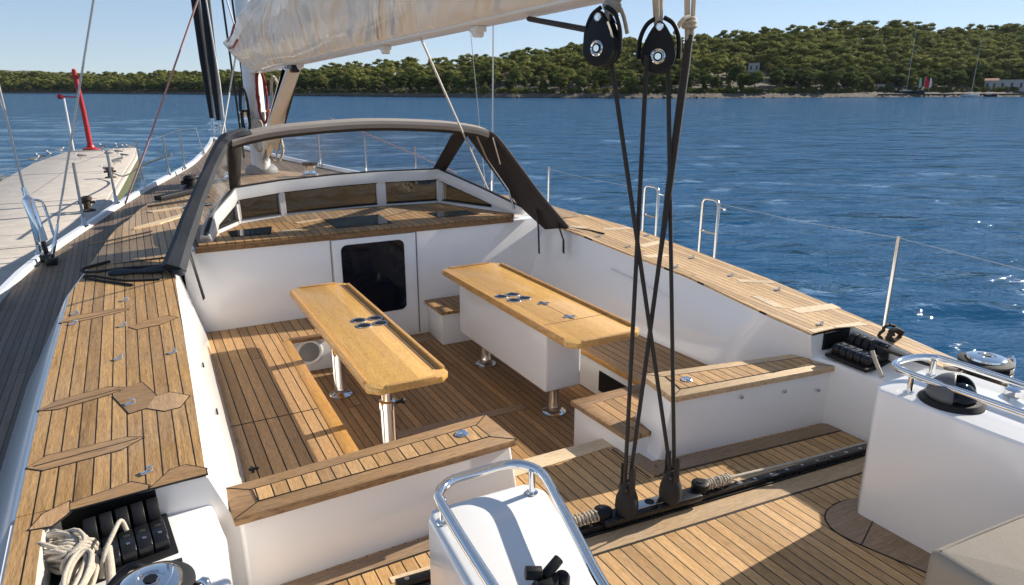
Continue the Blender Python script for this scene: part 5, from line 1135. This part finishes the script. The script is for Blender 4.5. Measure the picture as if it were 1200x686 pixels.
# ================================================================== HELM CONSOLES, WINCHES, CLUTCHES
t = thing('helm_console', 'white console with a steel grab rail at the bottom centre of the photo', 'console', (.85, 1.2, AZ_))
b = MB(); b.prism([(.655, 1.755), (.99, 1.745), (1.03, 1.67), (.93, 1.20), (.78, .55), (.56, .55), (.60, 1.2), (.632, 1.71)], AZ_ - .01, 1.0); b.build('body', M['gel'], t, bevel=.022, seg=4)
b = MB(); pr = smooth_path([(.60, .60, 1.075), (.625, 1.25, 1.08), (.648, 1.62, 1.08), (.668, 1.70, 1.08), (.73, 1.745, 1.08), (.83, 1.748, 1.08), (.92, 1.745, 1.08), (.972, 1.715, 1.08), (.995, 1.64, 1.08), (.955, 1.47, 1.08), (.91, 1.30, 1.08), (.868, 1.14, 1.08), (.80, .8, 1.08)], 6)
b.tube(pr, .0155, 14); b.build('grab_rail', M['chrome'], t, smooth=80)
for x, y in ((.662, 1.665), (.975, 1.672)):
    b = MB(); b.lathe((x, y, .998), [(.021, 0), (.021, .006), (.011, .009), (.011, .085)], 14); b.build('rail_post', M['chrome'], t)
b = MB(); b.lathe((.785, 1.262, .998), [(.042, 0), (.042, .015), (.030, .025), (.030, .045)], 16); b.tube([(.735, 1.29, 1.055), (.775, 1.275, 1.05)], .018, 10); b.tube([(.78, 1.27, 1.04), (.835, 1.285, 1.065)], .015, 8); b.lathe((.83, 1.262, .998), [(.022, 0), (.022, .03), (.015, .04)], 12); b.build('throttle_lever', M['black'], t, bevel=.002)
b = MB(); b.box(.68, .74, 1.05, 1.2, .999, 1.012); b.build('switch_panel', M['black'], t, bevel=.003)
# starboard console
t = thing('helm_console', 'large plain white console with looped steel rail at the right of the photo', 'console', (3.35, 1.2, AZ_))
SC = .886  # console, rail and compass positions scaled about the camera, height included
b = MB(); b.prism([(2.953, 1.8), (3.003, 1.843), (3.417, 1.857), (3.522, 1.732), (3.561, 0.192), (3.08, 0), (3.012, 0.577), (2.969, 1.299)], AZ_ - .01, SC); b.build('body', M['gel'], t, bevel=.016, seg=3)
b = MB(); pr = smooth_path([(3.368, 0.481, 0.975), (3.378, 1.251, 0.975), (3.373, 1.713, 0.975), (3.349, 1.79, 0.975), (3.272, 1.833, 0.975), (3.157, 1.843, 0.975), (3.08, 1.814, 0.975), (3.049, 1.732, 0.975), (3.053, 1.54, 0.975), (3.065, 1.232, 0.975), (3.099, 0.481, 0.975)], 6)
b.tube(pr, .0165, 14); b.build('grab_rail', M['chrome'], t, smooth=80)
for x, y in ((3.046, 1.708), (3.34, 1.78)):
    b = MB(); b.lathe((x, y, SC - .002), [(.022, 0), (.022, .006), (.013, .009), (.0125, .080)], 14); b.build('rail_post', M['chrome'], t)
cx, cy = 3.12, 1.555; b = MB()
b.lathe((cx, cy, SC - .002), [(.135, 0), (.135, .008), (.125, .018), (.118, .026)], 32); cb = b.build('compass_base', M['black'], t)
b = MB(); secs = []
for i in range(11):   # hooded shell, open towards the helm (aft)
    th = i / 10 * math.pi * .5; secs.append([(cx + .105 * math.cos(th) * math.cos(R(-30) + k / 20 * R(240)), cy + .105 * math.cos(th) * math.sin(R(-30) + k / 20 * R(240)), SC + .024 + .108 * math.sin(th)) for k in range(21)])
b.loft(secs, closed=False, caps=False); b.build('compass_hood', simple('grey_satin_plastic', (.10, .10, .105), .45, var=.15), t, smooth=80, solid=.006)
b = MB(); b.ell((cx + .005, cy - .01, SC + .03), .088, .088, .075, nu=24, nv=12); b.build('compass_globe', M['door_glass'], t, smooth=80)
b = MB(); b.lathe((3.12, 1.155, SC - .002), [(.048, 0), (.048, .006), (.038, .008), (.036, .003)], 24); b.build('gauge', M['chrome'], t)
b = MB(); b.lathe((3.12, 1.155, SC + .001), [(.034, 0), (.034, .002)], 24); b.build('gauge_face', M['black'], t)
b = MB(); b.tube([(3.44, 1.46, SC + .03), (3.46, 1.38, SC + .06)], .016, 8); b.lathe((3.44, 1.46, SC - .002), [(.035, 0), (.035, .03), (.02, .04)], 14); b.build('engine_lever', M['chrome'], t)
# console foot margin board on the aft deck
_cp = [tuple(p)[:2] for p in smooth_path([(3.02, 1.905, 0), (2.89, 1.90, 0), (2.79, 1.86, 0), (2.735, 1.78, 0), (2.735, 1.68, 0), (2.79, 1.49, 0), (2.90, 1.155, 0), (3.05, .8, 0)], 6)]
sheet('deck_board', M['board_grey'], _cp + [(3.2, .8), (3.2, 1.85)], AZ_ + .004, .006)
b = MB(); b.tube([(x - .004, y + .002, AZ_ + .002) for x, y in _cp], .0035, 5); b.tube([(2.745, 1.63, AZ_ + .0045), (2.98, 1.73, AZ_ + .0045)], .003, 5); b.build('caulked_seam', M['caulk'], yacht)
# winches
def winch(x, y, z, r, topm, label):
    t = thing('winch', label, 'winch', (x, y, z))
    b = MB(); b.lathe((x, y, z), [(r * 1.15, 0), (r * 1.15, .02), (r * 1.0, .035), (r * .78, .05)], 32); b.build('base', M['blackm'], t)
    b = MB(); b.lathe((x, y, z + .05), [(r * .80, 0), (r * .74, .03), (r * .72, .07), (r * .82, .105)], 32); b.build('drum', M['blackm'], t)
    b = MB(); b.lathe((x, y, z + .155), [(r * .9, 0), (r * 1.0, .008), (r * 1.0, .018), (r * .70, .026), (r * .70, .034), (r * 1.0, .042), (r * 1.0, .052), (r * .86, .06), (r * .6, .062)], 36); b.build('self_tailing_jaws', M['rubber'], t)
    b = MB(); b.lathe((x, y, z + .214), [(r * .74, 0), (r * .72, .012), (r * .56, .020), (r * .34, .021), (r * .33, .014), (r * .22, .014), (r * .21, .02), (r * .10, .02)], 32); o = b.build('top_cap', topm, t)
    b = MB(); b.lathe((x, y, z + .2345), [(r * .17, 0), (r * .17, .003)], 8); b.build('handle_socket', M['black'], o)
    b = MB(); b.tube(smooth_path([(x + r * .85, y - .03, z + .17), (x + r * 1.2, y - .05, z + .21), (x + r * 1.15, y - .07, z + .13), (x + r * 1.0, y - .05, z + .03)], 5), .012, 8); b.build('feeder_arm', M['chrome'], t, smooth=80)
    return t
winch(-.135, 1.985, PZ, .118, M['chrome'], 'chrome topped winch at the bottom left beside the coil of pale rope')
winch(3.83, 1.78, .665, .128, M['chrome'], 'chrome topped black winch on the right, overlooking the water')
line(smooth_path([(-.30, 2.13, PZ + .10), (-.20, 2.17, PZ + .17), (-.14, 2.155, PZ + .15), (-.05, 2.15, PZ + .15)], 5), .013, 'rubber', 'crank', 'short black winch handle lying beside the left winch', 'handle')
# rope clutch banks
def clutch_bank(pts, z, n, label, right, axis):
    """pts = two ends of the row, each clutch a cam box with a lever"""
    t = thing('rope_clutch', label, 'rope clutch', ((pts[0][0] + pts[1][0]) / 2, (pts[0][1] + pts[1][1]) / 2, z))
    p0, p1 = Vector((*pts[0], 0)), Vector((*pts[1], 0)); d = (p1 - p0); L_ = d.length; d.normalize(); a = Vector((*axis, 0)).normalized()
    def T(u, v, h): q = p0 + d * u + a * v; return (q.x, q.y, z + h)
    b = MB(); b.hexa([T(-.02, -.02, -.01), T(L_ + .02, -.02, -.01), T(L_ + .02, .31, -.01), T(-.02, .31, -.01)], [T(-.02, -.02, .012), T(L_ + .02, -.02, .012), T(L_ + .02, .31, .012), T(-.02, .31, .012)]); b.build('base_plate', M['black'], t, bevel=.004)
    for k in range(n):
        u0 = L_ * k / n + .002; u1 = L_ * (k + 1) / n - .002
        b = MB(); prof = [(.01, .012), (.01, .055), (.04, .07), (.14, .066), (.15, .04), (.29, .03), (.30, .012)]
        b.loft([[T(u0, v, h) for v, h in prof], [T(u1, v, h) for v, h in prof]]); o = b.build('clutch_body', M['blackm'], t, bevel=.004)
        b = MB(); arc = [(.215 + .06 * math.cos(R(g)), .05 + .062 * math.sin(R(g))) for g in range(-20, 205, 15)]
        b.loft([[T(u0 + .003, v, h) for v, h in arc], [T(u1 - .003, v, h) for v, h in arc]]); b.build('lever', M['black'], o, bevel=.003, smooth=50)
        b = MB(); b.lathe(T((u0 + u1) / 2, .045, .068), [(.007, 0), (.007, .004), (.003, .005)], 10); b.build('screw', M['steel'], o)
        if n == 5 or k > 2: b = MB(); b.lathe(T((u0 + u1) / 2, .095, .064), [(.014, 0), (.014, .003), (.012, .004)], 12); b.build('rope_hole', M['rubber'], o)
    return t
clutch_bank([(-.34, 2.40), (-.085, 2.445)], PZ, 5, 'bank of five black rope clutches at the left in front of the teak', False, (-.10, 1))
clutch_bank([(3.655, 2.325), (3.675, 2.59)], .648, 5, 'bank of black rope clutches at the right with ropes running out', True, (1, .05))
b = MB(); b.prism([(-.46, 2.40), (-.36, 2.40), (-.36, 2.70), (-.46, 2.70)], PZ, PZ + .012); b.build('clutch_tray', M['black'], yacht)
# pale coil of rope by the left winch
rg = random.Random(21); b = MB(); t = None
RC = .0078
for k in range(13):      # upper bundle: long flattened loops lying over the tray
    pts = []; a0 = rg.uniform(-.35, .35); w0 = .030 + .016 * rg.random(); l0 = .075 + .02 * rg.random(); ox, oy, oz = rg.gauss(0, .010), rg.gauss(0, .010), .045 + .006 * k
    for j in range(20):
        a = 2 * math.pi * j / 20; u, v_ = l0 * math.cos(a), w0 * math.sin(a); ca, sa = math.cos(-.75 + a0), math.sin(-.75 + a0)
        pts.append((-.425 + ox + u * ca - v_ * sa, 2.52 + oy + u * sa + v_ * ca, PZ + oz + .012 * math.sin(2 * a + k) + rg.gauss(0, .002)))
    b.tube(pts, RC, 6, closed=True)
for k in range(10):      # lower tail of hanging loops
    pts = []; w0 = .022 + .02 * rg.random(); l0 = .10 + .03 * rg.random(); ox = rg.gauss(0, .014)
    for j in range(20):
        a = 2 * math.pi * j / 20; u, v_ = l0 * math.cos(a), w0 * math.sin(a)
        pts.append((-.355 + ox + v_ * .95 + .15 * u, 2.33 + u * .9, PZ + .05 + .006 * k + .015 * math.sin(a + k)))
    b.tube(pts, RC, 6, closed=True)
for q_, (px_, py_, tilt) in enumerate(((-.375, 2.445, .5), (-.405, 2.50, -.2))):      # wrapping turns
    b.tube([(px_ + (.042 + rg.gauss(0, .002)) * math.cos(a * .6) * math.cos(tilt) + .004 * (a / 6), py_ + .042 * math.cos(a * .6) * math.sin(tilt) + .0042 * (a - 18) * .35, PZ + .075 + .040 * math.sin(a * .6)) for a in range(46)], RC, 6)
tag(b.build('rope_coil', M['rope_pale'], smooth=80), 'bundled coil of pale rope beside the left winch and clutches', 'rope')
line(smooth_path([(-.30, 2.36, PZ + .03), (-.285, 2.40, PZ + .09), (-.255, 2.46, PZ + .125), (-.23, 2.52, PZ + .135), (-.215, 2.50, PZ + .10)], 5), .008, 'rope_pale', 'cord', 'thin pale cord hooked over a left rope clutch', 'rope')
line(smooth_path([(-.275, 2.44, PZ + .09), (-.27, 2.36, PZ + .06), (-.268, 2.27, PZ + .045)], 5), .016, 'rope_pale', 'rope_end', 'short stiff pale rope end standing between the clutches and the left winch', 'rope')
# ropes leading from the right clutches to the winch
for k, (y0, dy, m_, lab) in enumerate(((2.35, .0, 'rope_pale', 'pale rope from the right clutches, nearest the console'), (2.42, .03, 'rope_dark', 'dark rope from the right clutches, second from the console'), (2.50, .07, 'rope_pale', 'pale rope from the right clutches, third from the console'), (2.56, .11, 'rope_dark', 'dark rope from the right clutches, farthest from the console'))):
    line(smooth_path([(3.97, y0, SPZ + .09), (3.95 - dy, y0 - .16, SPZ + .10), (3.90 - .3 * dy, 2.05, SPZ + .09), (3.82 + dy, 1.90, SPZ + .13)], 5), .010, m_, 'sheet_rope', lab, 'rope')
coil((3.98, 2.40, SPZ + .14), .06, .06, 'rope_dark', 'rope_coil', 'small dark coil of rope beyond the right clutches', 4, .011, 8)
line(smooth_path([(3.70, 2.33, SPZ + .12), (3.685, 2.29, SPZ + .07), (3.66, 2.22, SPZ + .0)], 4), .012, 'rope_pale', 'rope_end', 'short pale rope end hanging from the right clutches', 'rope')
# beige helm cushion, bottom right
t = thing('helm_cushion', 'beige canvas covered helm seat cushion at the bottom right corner', 'cushion', (2.45, .6, .55))
b = MB(); b.prism([(2.115, 1.035), (2.16, 1.043), (2.80, 1.0), (2.80, .1), (2.06, .1)], .62, .80); b.build('cover', M['cushion'], t, bevel=.04, seg=5)
b = MB(); b.tube([(2.15, 1.012, .797), (2.3, 1.006, .799), (2.78, .973, .799)], .004, 6); b.build('piping', M['cushion'], t)
b = MB(); b.prism([(2.16, 1.0), (2.78, .97), (2.78, .1), (2.1, .1)], AZ_ - .01, .618); b.build('seat_base', M['gel'], t, bevel=.01)

# ================================================================== AIR
b = MB(); b.box(-6600, 6600, -6600, 6600, -4.2, 330); hz = b.build('haze', None, smooth=0); hz.data.materials.clear()
hm = bpy.data.materials.new('pale_air'); hm.use_nodes = True; hn = hm.node_tree; hn.nodes.remove(hn.nodes['Principled BSDF'])
pv = hn.nodes.new('ShaderNodeVolumePrincipled'); pv.inputs['Color'].default_value = (.80, .88, 1, 1); pv.inputs['Density'].default_value = .000022; pv.inputs['Anisotropy'].default_value = .2
hn.links.new(pv.outputs[0], hn.nodes['Material Output'].inputs['Volume']); hz.data.materials.append(hm); hz['kind'] = 'stuff'; hz['label'] = 'thin pale sea air between the boat and the far hills'
